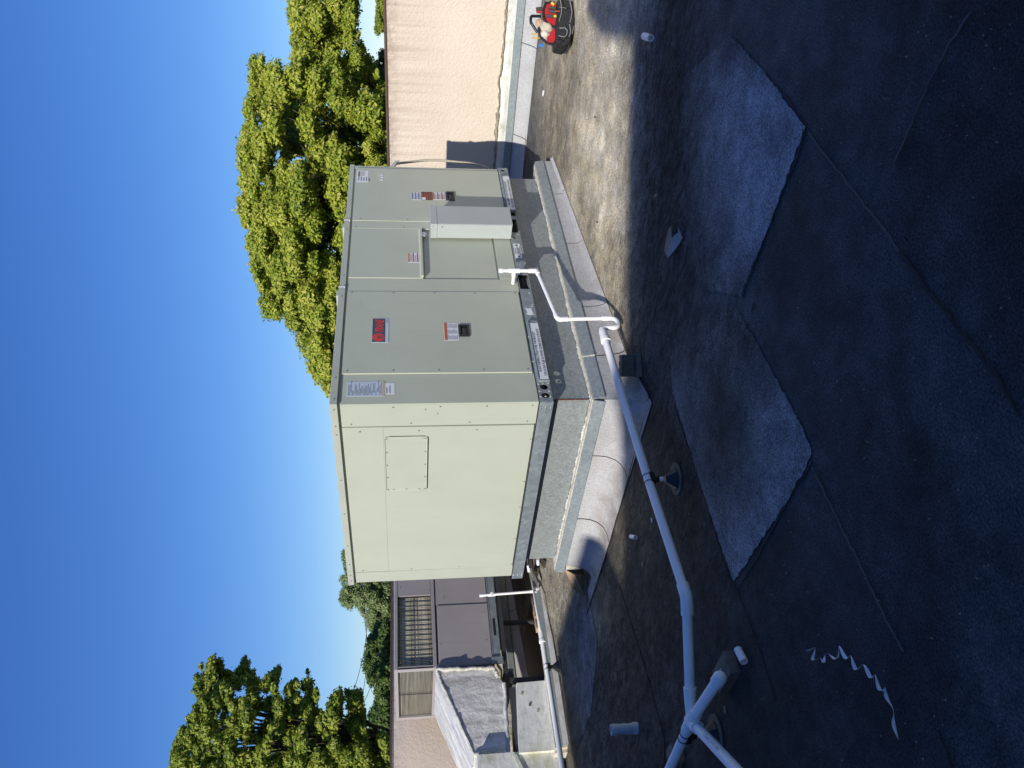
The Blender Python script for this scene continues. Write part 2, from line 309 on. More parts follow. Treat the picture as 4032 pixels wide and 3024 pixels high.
def sheet(name, x0, x1, y0, y1, step, z):
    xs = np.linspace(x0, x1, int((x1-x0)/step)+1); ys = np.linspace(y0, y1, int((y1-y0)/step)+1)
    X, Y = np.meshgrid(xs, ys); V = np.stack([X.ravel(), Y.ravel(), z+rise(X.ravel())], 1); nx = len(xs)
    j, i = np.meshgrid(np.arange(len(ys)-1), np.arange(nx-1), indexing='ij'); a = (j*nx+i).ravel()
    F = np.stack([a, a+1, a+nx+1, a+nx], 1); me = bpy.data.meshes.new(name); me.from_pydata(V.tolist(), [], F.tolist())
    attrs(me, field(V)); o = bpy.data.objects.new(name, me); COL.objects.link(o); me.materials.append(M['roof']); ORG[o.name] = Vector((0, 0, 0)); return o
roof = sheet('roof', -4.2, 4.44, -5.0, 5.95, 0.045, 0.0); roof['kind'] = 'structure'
deck = MB().box((-14, -14, -0.30), (4.6, 6.2, -0.006)).build('roof_deck', M['tar_light']); deck['kind'] = 'structure'
gm = mat('dry_grass', (0.07, 0.09, 0.03), 0.95); t = NT(gm); t.color(t.mix(t.noise(t.pos(), 0.3, 6), (0.05, 0.08, 0.02), (0.14, 0.12, 0.06)))
g = MB().box((-1500, -1500, -5.6), (1500, 1500, -5.5)).build('ground', gm); g['kind'] = 'structure'
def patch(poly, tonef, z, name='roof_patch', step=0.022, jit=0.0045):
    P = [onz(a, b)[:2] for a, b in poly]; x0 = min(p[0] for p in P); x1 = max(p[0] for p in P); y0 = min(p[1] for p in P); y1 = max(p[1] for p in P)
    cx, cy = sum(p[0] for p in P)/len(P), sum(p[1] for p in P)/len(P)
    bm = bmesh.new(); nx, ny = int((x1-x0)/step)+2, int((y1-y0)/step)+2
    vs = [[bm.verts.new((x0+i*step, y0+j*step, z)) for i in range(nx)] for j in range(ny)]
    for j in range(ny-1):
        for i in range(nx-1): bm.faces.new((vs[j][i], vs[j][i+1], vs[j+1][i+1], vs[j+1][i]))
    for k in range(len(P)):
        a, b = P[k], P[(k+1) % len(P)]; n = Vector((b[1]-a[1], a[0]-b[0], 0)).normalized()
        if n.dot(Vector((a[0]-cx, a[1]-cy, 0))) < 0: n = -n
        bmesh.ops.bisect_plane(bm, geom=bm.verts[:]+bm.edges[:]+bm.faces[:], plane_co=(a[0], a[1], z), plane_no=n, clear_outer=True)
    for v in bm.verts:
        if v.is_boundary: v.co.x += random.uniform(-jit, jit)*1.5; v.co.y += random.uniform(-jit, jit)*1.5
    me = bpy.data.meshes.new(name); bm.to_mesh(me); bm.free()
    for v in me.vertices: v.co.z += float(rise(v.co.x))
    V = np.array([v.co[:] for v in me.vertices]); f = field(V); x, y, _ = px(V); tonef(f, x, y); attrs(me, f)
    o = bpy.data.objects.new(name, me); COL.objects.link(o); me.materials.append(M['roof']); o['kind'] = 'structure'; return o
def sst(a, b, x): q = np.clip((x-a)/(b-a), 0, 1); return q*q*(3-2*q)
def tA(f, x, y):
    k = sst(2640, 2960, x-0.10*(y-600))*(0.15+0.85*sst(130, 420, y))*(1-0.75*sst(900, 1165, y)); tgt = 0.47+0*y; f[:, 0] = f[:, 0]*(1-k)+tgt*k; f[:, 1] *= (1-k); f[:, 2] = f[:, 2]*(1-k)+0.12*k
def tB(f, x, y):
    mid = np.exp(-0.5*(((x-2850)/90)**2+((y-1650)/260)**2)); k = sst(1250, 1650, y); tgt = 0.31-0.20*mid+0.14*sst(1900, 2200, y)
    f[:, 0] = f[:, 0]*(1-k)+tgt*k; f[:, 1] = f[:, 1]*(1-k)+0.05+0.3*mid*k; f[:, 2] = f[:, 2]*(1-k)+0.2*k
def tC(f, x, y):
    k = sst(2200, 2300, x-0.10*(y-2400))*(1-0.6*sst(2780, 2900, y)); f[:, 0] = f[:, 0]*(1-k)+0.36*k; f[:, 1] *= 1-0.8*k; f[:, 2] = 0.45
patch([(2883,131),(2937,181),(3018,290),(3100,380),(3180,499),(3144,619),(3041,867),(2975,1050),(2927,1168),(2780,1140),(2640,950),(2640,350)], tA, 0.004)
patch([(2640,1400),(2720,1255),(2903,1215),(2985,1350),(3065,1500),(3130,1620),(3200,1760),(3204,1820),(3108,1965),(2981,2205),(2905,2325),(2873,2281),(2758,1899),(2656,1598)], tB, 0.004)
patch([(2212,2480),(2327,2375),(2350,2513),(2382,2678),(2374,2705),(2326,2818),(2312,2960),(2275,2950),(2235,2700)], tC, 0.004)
def line(pts, w, m, z=0.0045, h=0.004, jit=0.25, parent=None, name='lap_seam'):
    P = []; 
    for (a, b), (c, d) in zip(pts[:-1], pts[1:]):
        n = max(2, int(math.hypot(c-a, d-b)/30)); P += [onz(a+(c-a)*k/n, b+(d-b)*k/n) for k in range(n)]
    P.append(onz(*pts[-1])); mb = MB(); vs = []; 
    for i, p in enumerate(P):
        q = P[min(i+1, len(P)-1)]-P[max(i-1, 0)]; q = np.array([-q[1], q[0], 0]); q /= np.linalg.norm(q); p = p+q*random.uniform(-.004, .004)
        ww = w*random.uniform(1-jit*2, 1+jit); vs += [p+q*ww/2+[0, 0, z], p-q*ww/2+[0, 0, z], p-q*ww/2+[0, 0, z+h], p+q*ww/2+[0, 0, z+h]]
    fs = []
    for i in range(len(P)-1):
        for k in range(4): fs.append((i*4+k, i*4+(k+1) % 4, i*4+4+(k+1) % 4, i*4+4+k))
    return mb.add(vs, fs).build(name, m, parent or roof)
line([(2312,2420),(2327,2375),(2384,2198),(2459,1950),(2520,1720),(2559,1561)], .010, M['tar'])
line([(2559,1561),(2530,1480),(2500,1400)], .012, M['tar'])
for seg_ in ([(2656,1598),(2758,1899),(2873,2281),(2905,2325)], [(2905,2325),(2981,2205),(3108,1965),(3204,1820)], [(3018,290),(3100,380),(3180,499),(3144,619),(3041,867),(2927,1168)]):
    line(seg_, .005, M['tar'], z=.0015, h=.003, jit=.45, name='tar_bleed')
line([(2440,2300),(2547,2645),(2618,2905),(2619,3000),(2600,3040)], .010, M['tar'])
line([(3189,524),(3303,669),(3454,862),(3550,989)], .007, M['tar_light'])
line([(3550,989),(3635,1108),(3785,1301),(3936,1482),(4025,1639)], .011, M['tar'])
line([(3834,48),(3755,163),(3671,313),(3574,549),(3526,651)], .006, M['tar_light'])
line([(3204,1839),(3300,2040),(3370,2175),(3430,2301),(3496,2440),(3562,2566)], .007, M['tar_light'])
line([(2905,2325),(2987,2531),(3060,2760)], .006, M['tar'])
line([(3700,2880),(3740,2960),(3760,3030)], .008, M['tar'])
line([(2100,230),(2075,500),(2062,690)], .006, M['tar'])
# ------------------------------------------------------------------ parapet walls
ZR = 1.635; XW = 4.45
w = thing('parapet_wall', 'peach stucco parapet wall with dirty top edge, behind the red and black tool bag', 'wall', (XW, 0, 0))
MB().box((XW, -12, 0.45), (XW+.25, 6.1, ZR)).build('wall_body', M['stucco'], w)
MB().box((XW-.015, -12, ZR), (XW+.27, 6.1, ZR+.02)).build('coping_edge', mat('brown_coping', (0.10, 0.06, 0.045), 0.8), w)
w2 = thing('parapet_wall', 'peach stucco parapet wall behind the old gray air handler and duct', 'wall', (-2, 5.9, 0))
MB().box((-13, 5.9, 0.345), (XW, 6.15, 1.69)).build('wall_body', M['stucco_b'], w2)
MB().box((-13, 5.885, 1.69), (XW-.015, 6.17, 1.71)).build('coping_edge', bpy.data.materials['brown_coping'], w2)
def wallbase(parent, f):      # f(u, off, z): u along wall, off out from wall face
    U = np.arange(-6, 6.0, 0.03); 
    mb = MB(); top = 0.35
    hs = [top+random.gauss(0, .006) for _ in U]
    for i in range(1, len(U)):
        hs[i] = 0.6*hs[i-1]+0.4*hs[i] + (0.03*math.exp(-((i % 37)-9)**2/4.0)*random.random())
    vs = []
    for i, uu in enumerate(U):
        vs += [f(uu, .012, .24), f(uu, .022+.004*math.sin(uu*9)+random.uniform(0, .003), .29), f(uu, .022+random.uniform(0, .006), hs[i]-.02), f(uu, .001, hs[i])]
    fs = [(i*4+k, i*4+4+k, i*4+5+k, i*4+1+k) for i in range(len(U)-1) for k in range(3)]
    mb.add(vs, fs).build('white_flashing', M['white_mem'], parent)
    mb = MB(); vs = []; r = random.Random(5)
    for i, uu in enumerate(U):
        h = hs[i]+.002; b = r.uniform(.004, .018)*(1.8 if (i//9) % 7 == 2 else 1); vs += [f(uu, .024, h-b*.7), f(uu, .034+r.uniform(0, .006), h-b*.2), f(uu, .018, h+b*.6), f(uu, .001, h+b)]
    mb.add(vs, fs).build('caulk_bead', M['seal_dirty'], parent)
    mb = MB()
    mb.prism([f(-6, .014, .245), f(-6, .038, .24), f(-6, .045, .165), f(-6, .030, .165)], np.array(f(6, 0, 0))-np.array(f(-6, 0, 0))).build('metal_counterflashing', M['flash'], parent)
    prof = [(.030, .158), (.055, .13), (.10, .075), (.15, .03), (.21, .012), (.26, .007)]
    cuts = [-6, -4.1, -2.3, -0.55, .42, 2.9, 4.4, 6]
    for a, b in zip(cuts[:-1], cuts[1:]):
        n = 6; vs = []
        for k in range(n+1):
            uu = a+.004+(b-a-.008)*k/n
            vs += [f(uu, o, z) for o, z in prof]
        m = len(prof); fs = [(k*m+j, k*m+m+j, k*m+m+j+1, k*m+j+1) for k in range(n) for j in range(m-1)]
        MB().add(vs, fs).build('cant_sheet', M['cap'], parent, smooth=60)
    MB().prism([f(-6, .0, -.0), f(-6, .0, .24), f(-6, .028, .24), f(-6, .028, .15), f(-6, .14, .0)], np.array(f(6, 0, 0))-np.array(f(-6, 0, 0))).build('cant_backing', M['tar'], parent)
M['seal_dirty'] = mat('dirty_caulk', (0.36, 0.33, 0.24), 0.9); t = NT(M['seal_dirty']); t.color(t.mix(t.noise(t.pos(), 35, 4), (0.42, 0.38, 0.28), (0.12, 0.10, 0.06)))
wallbase(w, lambda u, o, z: (XW-o*.9, u, .163+z*.915))
wallbase(w2, lambda u, o, z: (u*0.85-.65, 5.9-o, z))
# building the roof belongs to
MB().box((-14, -14, -5.5), (4.6, 6.1, -0.31)).build('building_storey', M['stucco'])['kind'] = 'structure'
# taller wing of the same building, behind the photographer: it throws the long shade over the roof
tall = thing('building', 'tall stucco wing of the building behind the photographer, stepped sloping parapet', 'building', (-9.3, 0, 0))
prof = [(-12, 0), (-11.946, 7.382), (-6.446, 7.232), (-5.566, 7.162), (-5.566, 6.462), (-5.016, 6.302), (-4.366, 6.072), (-3.686, 5.822), (-3.146, 5.602), (-2.916, 5.522), (-2.446, 5.382), (-2.006, 5.172), (-1.696, 5.082), (-1.666, 5.582), (-0.146, 5.622), (0.534, 5.642), (0.79, 5.30), (0.87, 5.0), (1.1, 4.75), (9.1, 4.6), (9.1, 0)]
MB().prism([(-9.5, y, z) for y, z in prof], (0.5, 0, 0)).build('wall_body', M['stucco'], tall)
# ------------------------------------------------------------------ roof curb below the new unit
curb = thing('roof_curb', 'galvanised roof curb with gray cap sheet skirt carrying the new sage rooftop unit', 'curb', (0.05, 0.05, 0))
cw = .004
MB().box((.07, .06, .30), (2.86, .07, .553)).build('front_curb_wall', M['galv_sp'], curb)
MB().box((.07, .072, .30), (.08, 1.905, .553)).build('end_curb_wall', M['galv_sp'], curb)
MB().box((2.85, .072, .30), (2.86, 1.905, .553)).box((.082, 1.895, .30), (2.848, 1.905, .553)).build('rear_curb_wall', M['galv_sp'], curb)
MB().box((.068, .056, .305), (.074, .060, .55)).build('rust_streak', M['rust'], curb)
MB().box((.025, .012, .05), (3.05, .10, .292)).box((.025, .102, .05), (.11, 2.01, .292)).box((2.96, .102, .05), (3.05, 2.01, .292)).box((.112, 1.92, .05), (2.958, 2.01, .292)).build('curb_nailer', M['cream'], curb)
# ragged sealant between wall and flashing
def ragged(a, b, up, out, h0, h1, n, name, m, parent, seed=1, th=.0035):
    r = random.Random(seed); a = np.array(a, float); b = np.array(b, float); up = np.array(up, float); out = np.array(out, float); vs = []; h = (h0+h1)/2
    for i in range(n+1):
        p = a+(b-a)*i/n; h = min(h1, max(h0, h*.72+.28*r.uniform(h0-.004, h1+.004))); lf = .5+.5*math.sin(i*.09+seed)*math.sin(i*.031+1); hh = h*(.6+.6*lf)+(r.uniform(.003, .016)*lf if r.random() < .14 else 0)
        vs += [p+out*th*2.2, p+up*hh*.45+out*(th*1.6+r.uniform(0, th)), p+up*hh+out*r.uniform(.001, th)]
    fs = [(i*3+k, i*3+3+k, i*3+4+k, i*3+1+k) for i in range(n) for k in (0, 1)]
    MB().add(vs, fs).build(name, m, parent)
ragged((.058, .056, .290), (2.86, .056, .290), (0, 0, 1), (0, -1, 0), .006, .022, 300, 'sealant_bead', M['seal'], curb, 3)
ragged((.064, .05, .290), (.064, 1.93, .290), (0, 0, 1), (-1, 0, 0), .006, .022, 230, 'sealant_bead', M['seal'], curb, 4)
MB().box((.026, .013, .2925), (3.05, .056, .297)).box((.026, .057, .2925), (.068, 2.01, .297)).build('curb_top_coat', M['seal'], curb)
# metal counterflashing strips
MB().prism([(.02, .004, .291), (.02, -.004, .291), (.02, -.016, .217), (.02, -.010, .217)], (1.0, 0, 0)).build('front_flashing', M['flash'], curb)
mb = MB(); 
mb.prism([(.42, .003, .290), (.42, -.006, .290), (.42, -.0185, .216), (.42, -.012, .216)], (2.64, 0, 0)).build('front_flashing', M['flash'], curb)
mb = MB(); mb.prism([(.413, .002, .292), (.413, -.0085, .292), (.413, -.021, .214), (.413, -.012, .214)], (.012, 0, 0)).build('flashing_joint', M['seal'], curb)
MB().prism([(.016, .004, .291), (.008, .004, .291), (-.006, .004, .217), (.000, .004, .217)], (0, 2.01, 0)).build('end_flashing', M['flash'], curb)
MB().prism([(3.052, -.004, .291), (3.060, -.004, .291), (3.072, -.012, .217), (3.066, -.012, .217)], (0, 2.01, 0)).build('end_flashing', M['flash'], curb)
# skirts
def skirt(A, B, fa, n, name='skirt_sheet'):
    vs = []; m = None
    for k in range(n+1):
        q = fa(A+(B-A)*k/n); m = len(q); vs += q
    MB().add(vs, [(k*m+j, k*m+m+j, k*m+m+j+1, k*m+j+1) for k in range(n) for j in range(m-1)]).build(name, M['cap'], curb, smooth=70)
PO = [.0, .002, .012, .040, .085, .150, .225]; PF = [.006, .009, .014, .022, .034, .048, .060]; PZ_ = [.222, .170, .115, .062, .026, .0095, .0065]
def left_prof(y): return [(.004-o, y, z) for o, z in zip(PO, PZ_)]
def front_prof(x): return [(x, -o, z+(float(rise(x)) if z < .05 else float(rise(x))*.5 if z < .1 else 0)) for o, z in zip(PF, PZ_)]
mitre = [(.004-o, -.006-o*.88, z) for o, z in zip(PO, PZ_)]
def strip(rows, name='skirt_sheet'):
    m = len(rows[0]); MB().add([p for r_ in rows for p in r_], [(k*m+j, k*m+m+j, k*m+m+j+1, k*m+j+1) for k in range(len(rows)-1) for j in range(m-1)]).build(name, M['cap'], curb, smooth=70)
def lerp_rows(A, B, n): return [[tuple(np.array(a)*(1-t_)+np.array(b)*t_) for a, b in zip(A, B)] for t_ in np.linspace(0, 1, n+1)]
strip(lerp_rows(mitre, left_prof(.545), 10)); strip(lerp_rows(mitre, front_prof(.42), 10))
for a, b in ((.55, 1.28), (1.285, 1.93)): skirt(a+.003, b-.003, left_prof, 8)
strip([[(-.10-.0, 1.93, .012), (-.16, 1.93, .0085), (-.221, 1.93, .0065)], [(-.09, 2.17, .008), (-.15, 2.17, .0075), (-.207, 2.17, .006)]])
MB().add([(.004, 1.931, .0)]+[tuple(np.array(q)+np.array([0, .001, 0])) for q in left_prof(1.93)], [tuple(range(8))]).build('skirt_end', M['cap'], curb)
for a, b in ((.425, .95), (.95, 1.75), (1.75, 2.5), (2.5, 3.07)): skirt(a+.003, b-.003, front_prof, 8)
MB().box((3.055, .0, .0), (3.075, 2.0, .21)).box((.03, 2.012, .0), (3.05, 2.03, .21)).build('skirt_sheet', M['cap'], curb)
MB().box((.13, .12, .05), (2.95, 1.9, .1)).build('curb_deck', M['dark'], curb)
# ------------------------------------------------------------------ the new rooftop unit
L, W, Z0, Z1 = 2.905, 2.033, 0.649, 1.919
unit = thing('rooftop_air_conditioner', 'large new sage green packaged rooftop unit with red oval logo, on the galvanised curb', 'air conditioner', (0, 0, .56))
S = M['sage']
MB().box((.014, .014, Z0-.002), (L-.014, W-.014, 1.93)).build('cabinet_core', M['sage_edge'], unit)
X = lambda y, x=1750: ony(x, y, 0)[0]
s1, s2, s3, s4, s5, s6 = X(1472), X(1151.5), X(1100), X(908.6), X(880), X(661)
def panel(x0, x1, z0, z1, yo, name='panel', par=None): return MB().box((x0, yo, z0), (x1, .0135, z1)).build(name, S, par or unit, bevel=.0015)
PZ = 1.893; g = .0016
panel(0.0, s1-g, Z0+.002, PZ, 0.0, 'corner_post')
pB = panel(s1+g, s2-g, Z0+.012, PZ, -.009, 'service_panel')
panel(s2+g, s3-g, Z0+.002, PZ, -.005, 'post')
zc = ony(1668, 1000, 0)[2]; zd = ony(1952, 1020, 0)[2]
panel(s3+g, s4-g, zc+.012, PZ, -.011, 'upper_panel')
MB().prism([(s3+.01, -.011, zc+.035), (s3+.01, -.027, zc+.022), (s3+.01, -.027, zc+.008), (s3+.01, -.011, zc+.006)], (s4-s3-.03, 0, 0)).build('drip_lip', S, unit)
panel(s3+g, s4-g, zd+.006, zc-.006, .004, 'recessed_panel')
panel(s3+g, s4-g, Z0+.002, zd-.008, -.006, 'drain_panel')
panel(s4+g, s5-g, Z0+.002, PZ, -.012, 'post')
pF = panel(s5+g, L-.055, Z0+.004, PZ, -.016, 'control_panel')
panel(L-.050, L, Z0+.002, PZ+.03, -.003, 'corner_post')
# end face
ye = [0, onx(1750, 1676, 0)[1], onx(1750, 2240, 0)[1], W]
def epanel(y0, y1, z0, z1, xo, name='end_panel'): return MB().box((xo, y0, z0), (.0135, y1, z1)).build(name, S, unit, bevel=.0015)
epanel(.0145, ye[1]-.004, Z0+.002, PZ, 0.0, 'corner_post')
zcr = onx(1517, 1900, 0)[2]
epanel(ye[1]+.004, ye[2]-.004, zcr+.0004, PZ, -.001); 
MB().add([(-.001, ye[1]+.004, zcr), (-.001, ye[2]-.004, zcr), (-.0045, ye[2]-.004, Z0+.01), (-.0045, ye[1]+.004, Z0+.01), (.013, ye[1]+.004, zcr), (.013, ye[2]-.004, zcr), (.013, ye[2]-.004, Z0+.01), (.013, ye[1]+.004, Z0+.01)],
         [(0,1,2,3),(4,7,6,5),(0,3,7,4),(1,5,6,2),(3,2,6,7),(0,4,5,1)]).build('end_panel', S, unit)
epanel(ye[2]+.004, W, Z0+.002, PZ, 0.0, 'corner_post')
ya, yb = onx(1600, 1717, 0)[1], onx(1600, 1924, 0)[1]; za, zb = onx(1681, 1820, 0)[2], onx(1518, 1820, 0)[2]
ac = MB().box((-.012, ya, za), (-.003, yb, zb)).build('access_cover', S, unit, bevel=.002)
for zq in (za, zb): MB().prism([(-.012, ya+.006, zq-.004), (-.012, ya+.006, zq+.004), (-.018, ya+.006, zq)], (0, yb-ya-.012, 0)).build('cover_hem', S, ac)
for yq in (ya, yb): MB().prism([(-.012, yq-.008, za+.02), (-.020, yq, za+.05), (-.012, yq+.008, za+.02)], (0, 0, zb-za-.05)).build('cover_hem', S, ac)
# top cap, three pieces with a small step at each joint
capz = 1.951
xc1, xc2 = X(1137, 1330), X(873, 1340)
for a, b, o, h in ((-.014, xc1-.003, -.016, capz+.004), (xc1+.003, xc2-.003, -.012, capz), (xc2+.003, L+.012, -.008, capz-.004)):
    MB().box((a, o, 1.908), (b, W+.014, h)).build('top_cap', M['sage_edge'], unit, bevel=.003)
for xq, h in ((xc1-.05, capz+.004), (xc2-.05, capz)):
    MB().box((xq-.02, .01, h), (xq+.045, W, h+.018)).build('standing_seam', M['sage_edge'], unit, bevel=.004)
    sl = MB(); r = random.Random(3)
    for k in range(9): sl.box((xq+.05-.008, -.021+.003*r.random(), 1.912+k*.0045), (xq+.055+.006*r.random(), -.012, 1.920+k*.0045))
    sl.build('sealant_dab', M['pvc'], unit)
# base rail with real fork pockets and holes
RZ0, RZ1 = .560, .6475
ry = -.012
fx = lambda y, x=2040: ony(x, y, ry)[0]
def plate(x0, x1, z0, z1): return MB().box((x0, ry, z0), (x1, ry+.006, z1))
h1 = [(fx(1556, 2149), .010), (fx(1523.4, 2143), .010)]
segs = []
def holed(mb, x0, x1, z0, z1, cx, cz, rr, y, th, n=24):
    out = []; inn = []
    for k in range(n):
        a = 2*math.pi*(k+.5)/n; c, s_ = math.cos(a), math.sin(a); inn.append((cx+rr*c, cz+rr*s_))
        tt = min(abs(((x1 if c > 0 else x0)-cx)/c), abs(((z1 if s_ > 0 else z0)-cz)/s_)); out.append((cx+tt*c, cz+tt*s_))
    cor = [(x1, z1), (x0, z1), (x0, z0), (x1, z0)]
    vs = []; 
    for yy in (y, y+th): vs += [(a, yy, b) for a, b in out]+[(a, yy, b) for a, b in inn]+[(a, yy, b) for a, b in cor]
    fs = []; N = 2*n+4
    for base in (0, N):
        for k in range(n):
            k2 = (k+1) % n; fs.append((base+k, base+k2, base+n+k2, base+n+k))
            if abs(out[k][0]-out[k2][0]) > 1e-9 and abs(out[k][1]-out[k2][1]) > 1e-9:
                q = [i for i, cc in enumerate(cor) if (cc[0] == max(out[k][0], out[k2][0]) or cc[0] == min(out[k][0], out[k2][0])) and (abs(cc[1]-out[k][1]) < 1e-9 or abs(cc[1]-out[k2][1]) < 1e-9) and math.hypot(cc[0]-out[k][0], cc[1]-out[k][1]) < .2]
                if q:
                    qq = min(q, key=lambda i: math.hypot(cor[i][0]-(out[k][0]+out[k2][0])/2, cor[i][1]-(out[k][1]+out[k2][1])/2)); fs.append((base+k, base+2*n+qq, base+k2))
    for k in range(n):
        k2 = (k+1) % n; fs.append((n+k, n+k2, N+n+k2, N+n+k))
    mb.add(vs, fs)
rail = MB(); zm = (RZ0+RZ1)/2
hx = [fx(1556, 2149), fx(1523.4, 2143)]; midx = (hx[0]+hx[1])/2; hr = .026
x_a = 2*hx[0]-midx
pk1 = (fx(1138, 2068), fx(1082, 2060)); pk2 = (fx(915, 2035), fx(863, 2028)); pk3 = (fx(850, 2024), fx(831, 2022)); hx3 = fx(671, 1982)
rail.box((-.012, ry, RZ0), (x_a, ry+.004, RZ1))
holed(rail, x_a, midx, RZ0, RZ1, hx[0], zm, hr, ry, .004); x_b = 2*hx[1]-midx; holed(rail, midx, x_b, RZ0, RZ1, hx[1], zm, hr, ry, .004)
cur = x_b
for a, b in (pk1, pk2, pk3):
    rail.box((cur, ry, RZ0), (a, ry+.004, RZ1)); rail.box((a, ry, RZ0), (b, ry+.004, RZ0+.010)); rail.box((a, ry, RZ1-.006), (b, ry+.004, RZ1)); cur = b
rail.box((cur, ry, RZ0), (hx3-.04, ry+.004, RZ1)); holed(rail, hx3-.04, hx3+.04, RZ0, RZ1, hx3, zm, .018, ry, .004); rail.box((hx3+.04, ry, RZ0), (L+.012, ry+.004, RZ1))
rail.build('base_rail', M['galv'], unit)
MB().box((-.016, -.010, RZ0), (-.0125, W+.02, RZ1)).box((-.0125, -.006, RZ0), (.03, W+.02, RZ0+.004)).build('end_base_rail', M['galv'], unit)
MB().box((0, .022, RZ0+.006), (L, W-.02, RZ1-.004)).build('base_pan', M['dark'], unit)
MB().box((L+.008, -.006, RZ0), (L+.012, W, RZ1)).box((.05, W+.005, RZ0), (L, W+.015, RZ1)).build('base_rail', M['galv'], unit)
for a, b in (pk1, pk2):
    MB().box((a+.012, .0, RZ0+.008), (a+.016, .020, RZ1-.006)).box((a+.02, -.004, RZ0+.012), (b-.02, .018, RZ0+.014)).build('pocket_flange', M['galv'], unit)
# strap brackets with lettering
def text_mesh(s, size, m, name, parent, org, ax, ay, out, shear=0.0, spacing=1.0, fit=None, bold=0.0):
    cu = bpy.data.curves.new('t', 'FONT'); cu.body = s; cu.size = size; cu.shear = shear; cu.space_character = spacing; cu.offset = bold; cu.resolution_u = 3
    o = bpy.data.objects.new('t', cu); COL.objects.link(o); bpy.context.view_layer.update()
    me = bpy.data.meshes.new_from_object(o.evaluated_get(bpy.context.evaluated_depsgraph_get())); bpy.data.objects.remove(o)
    V = np.array([v.co[:] for v in me.vertices]); 
    if fit: V[:, 0] *= fit/(V[:, 0].max()-V[:, 0].min())
    V[:, 0] -= V[:, 0].min(); po = np.array(ORG[parent.name]); P = np.array(org)+np.outer(V[:, 0], ax)+np.outer(V[:, 1], ay)+np.array(out)-po
    for v, q in zip(me.vertices, P): v.co = q
    me.materials.clear(); me.materials.append(m); q = bpy.data.objects.new(name, me); COL.objects.link(q); q.parent = parent; ORG[q.name] = ORG[parent.name]; return q
xh, zh = np.array([1, 0, 0.]), np.array([0, 0, 1.])
def front_label(x0, x1, z0, z1, y, m, name='sticker', par=None, t=.0012): return MB().box((x0, y-t, z0), (x1, y, z1)).build(name, m, par or unit)
by = ry-.020
for (ya_, yb_, xa_) in ((1497, 1262, 2115), (828, 688, 2005)):
    a, b = ony(xa_, ya_, by)[0], ony(xa_, yb_, by)[0]
    br = MB().prism([(a, ry, RZ1-.004), (a, by, RZ1-.016), (a, by, RZ0+.004), (a, ry, RZ0-.002)], (b-a, 0, 0)).build('strap_bracket', M['galv'], unit)
    MB().prism([(a+.005, by-.001, RZ1-.006), (a+.005, by-.009, RZ1-.013), (a+.005, by-.001, RZ1-.018)], (b-a-.01, 0, 0)).build('bracket_rib', M['galv'], br)
    lz0, lz1 = RZ0+.008, RZ1-.020
    lab = front_label(a+.012, b-.03, lz0, lz1, by-.0005, M['paper'], 'shipping_label', br)
    wd = b-.03-a-.012
    text_mesh('PLACE SHIPPING STRAP OVER THIS BRACKET', .024, M['ink'], 'lettering', lab, (a+.012+wd*.12, by-.0022, lz1-.024), xh, zh, (0, 0, 0), fit=wd*.72, bold=.0006)
    text_mesh('COLOCAR FLEJE DE ENVIO SOBRE ESTE SOPORTE', .024, M['ink'], 'lettering', lab, (a+.012+wd*.05, by-.0022, lz0+.006), xh, zh, (0, 0, 0), fit=wd*.84, bold=.0006)
def lines(mb, x0, x1, zs, h, y, ragged_=.25, seed=0):
    r = random.Random(seed)
    for z in zs: mb.box((x0, y-.0005, z), (x1-(x1-x0)*ragged_*r.random(), y, z+h))
# important label
a, b = fx(1016, 2040), fx(960, 2032); il = front_label(a, b, RZ0+.022, RZ0+.075, ry-.0005, M['paper'])
text_mesh('IMPORTANT', .014, M['ink'], 'lettering', il, (a+(b-a)*.28, ry-.0022, RZ0+.060), xh, zh, (0, 0, 0), fit=(b-a)*.4, bold=.0004)
mb = MB(); lines(mb, a+(b-a)*.22, a+(b-a)*.85, [RZ0+.026+.006*k for k in range(5)], .003, ry-.0018, .3, 1); mb.prism([(a+.006, ry-.0018, RZ0+.045), (a+.03, ry-.0018, RZ0+.058), (a+.03, ry-.0018, RZ0+.032)], (0, -.0004, 0)); mb.prism([(b-.006, ry-.0018, RZ0+.05), (b-.03, ry-.0018, RZ0+.065), (b-.03, ry-.0018, RZ0+.038)], (0, -.0004, 0)); mb.build('print', M['ink'], il)
a, b = fx(1239, 2080), fx(1212, 2080); MB().prism([(a, ry-.001, RZ0+.02), (b, ry-.001, RZ0+.03), (b-.01, ry-.001, RZ0+.05), (b, ry-.001, RZ0+.072), (a+.02, ry-.001, RZ0+.062), (a+.01, ry-.001, RZ0+.076), (a-.005, ry-.001, RZ0+.05)], (0, -.001, 0)).build('torn_sticker', M['paper'], unit)
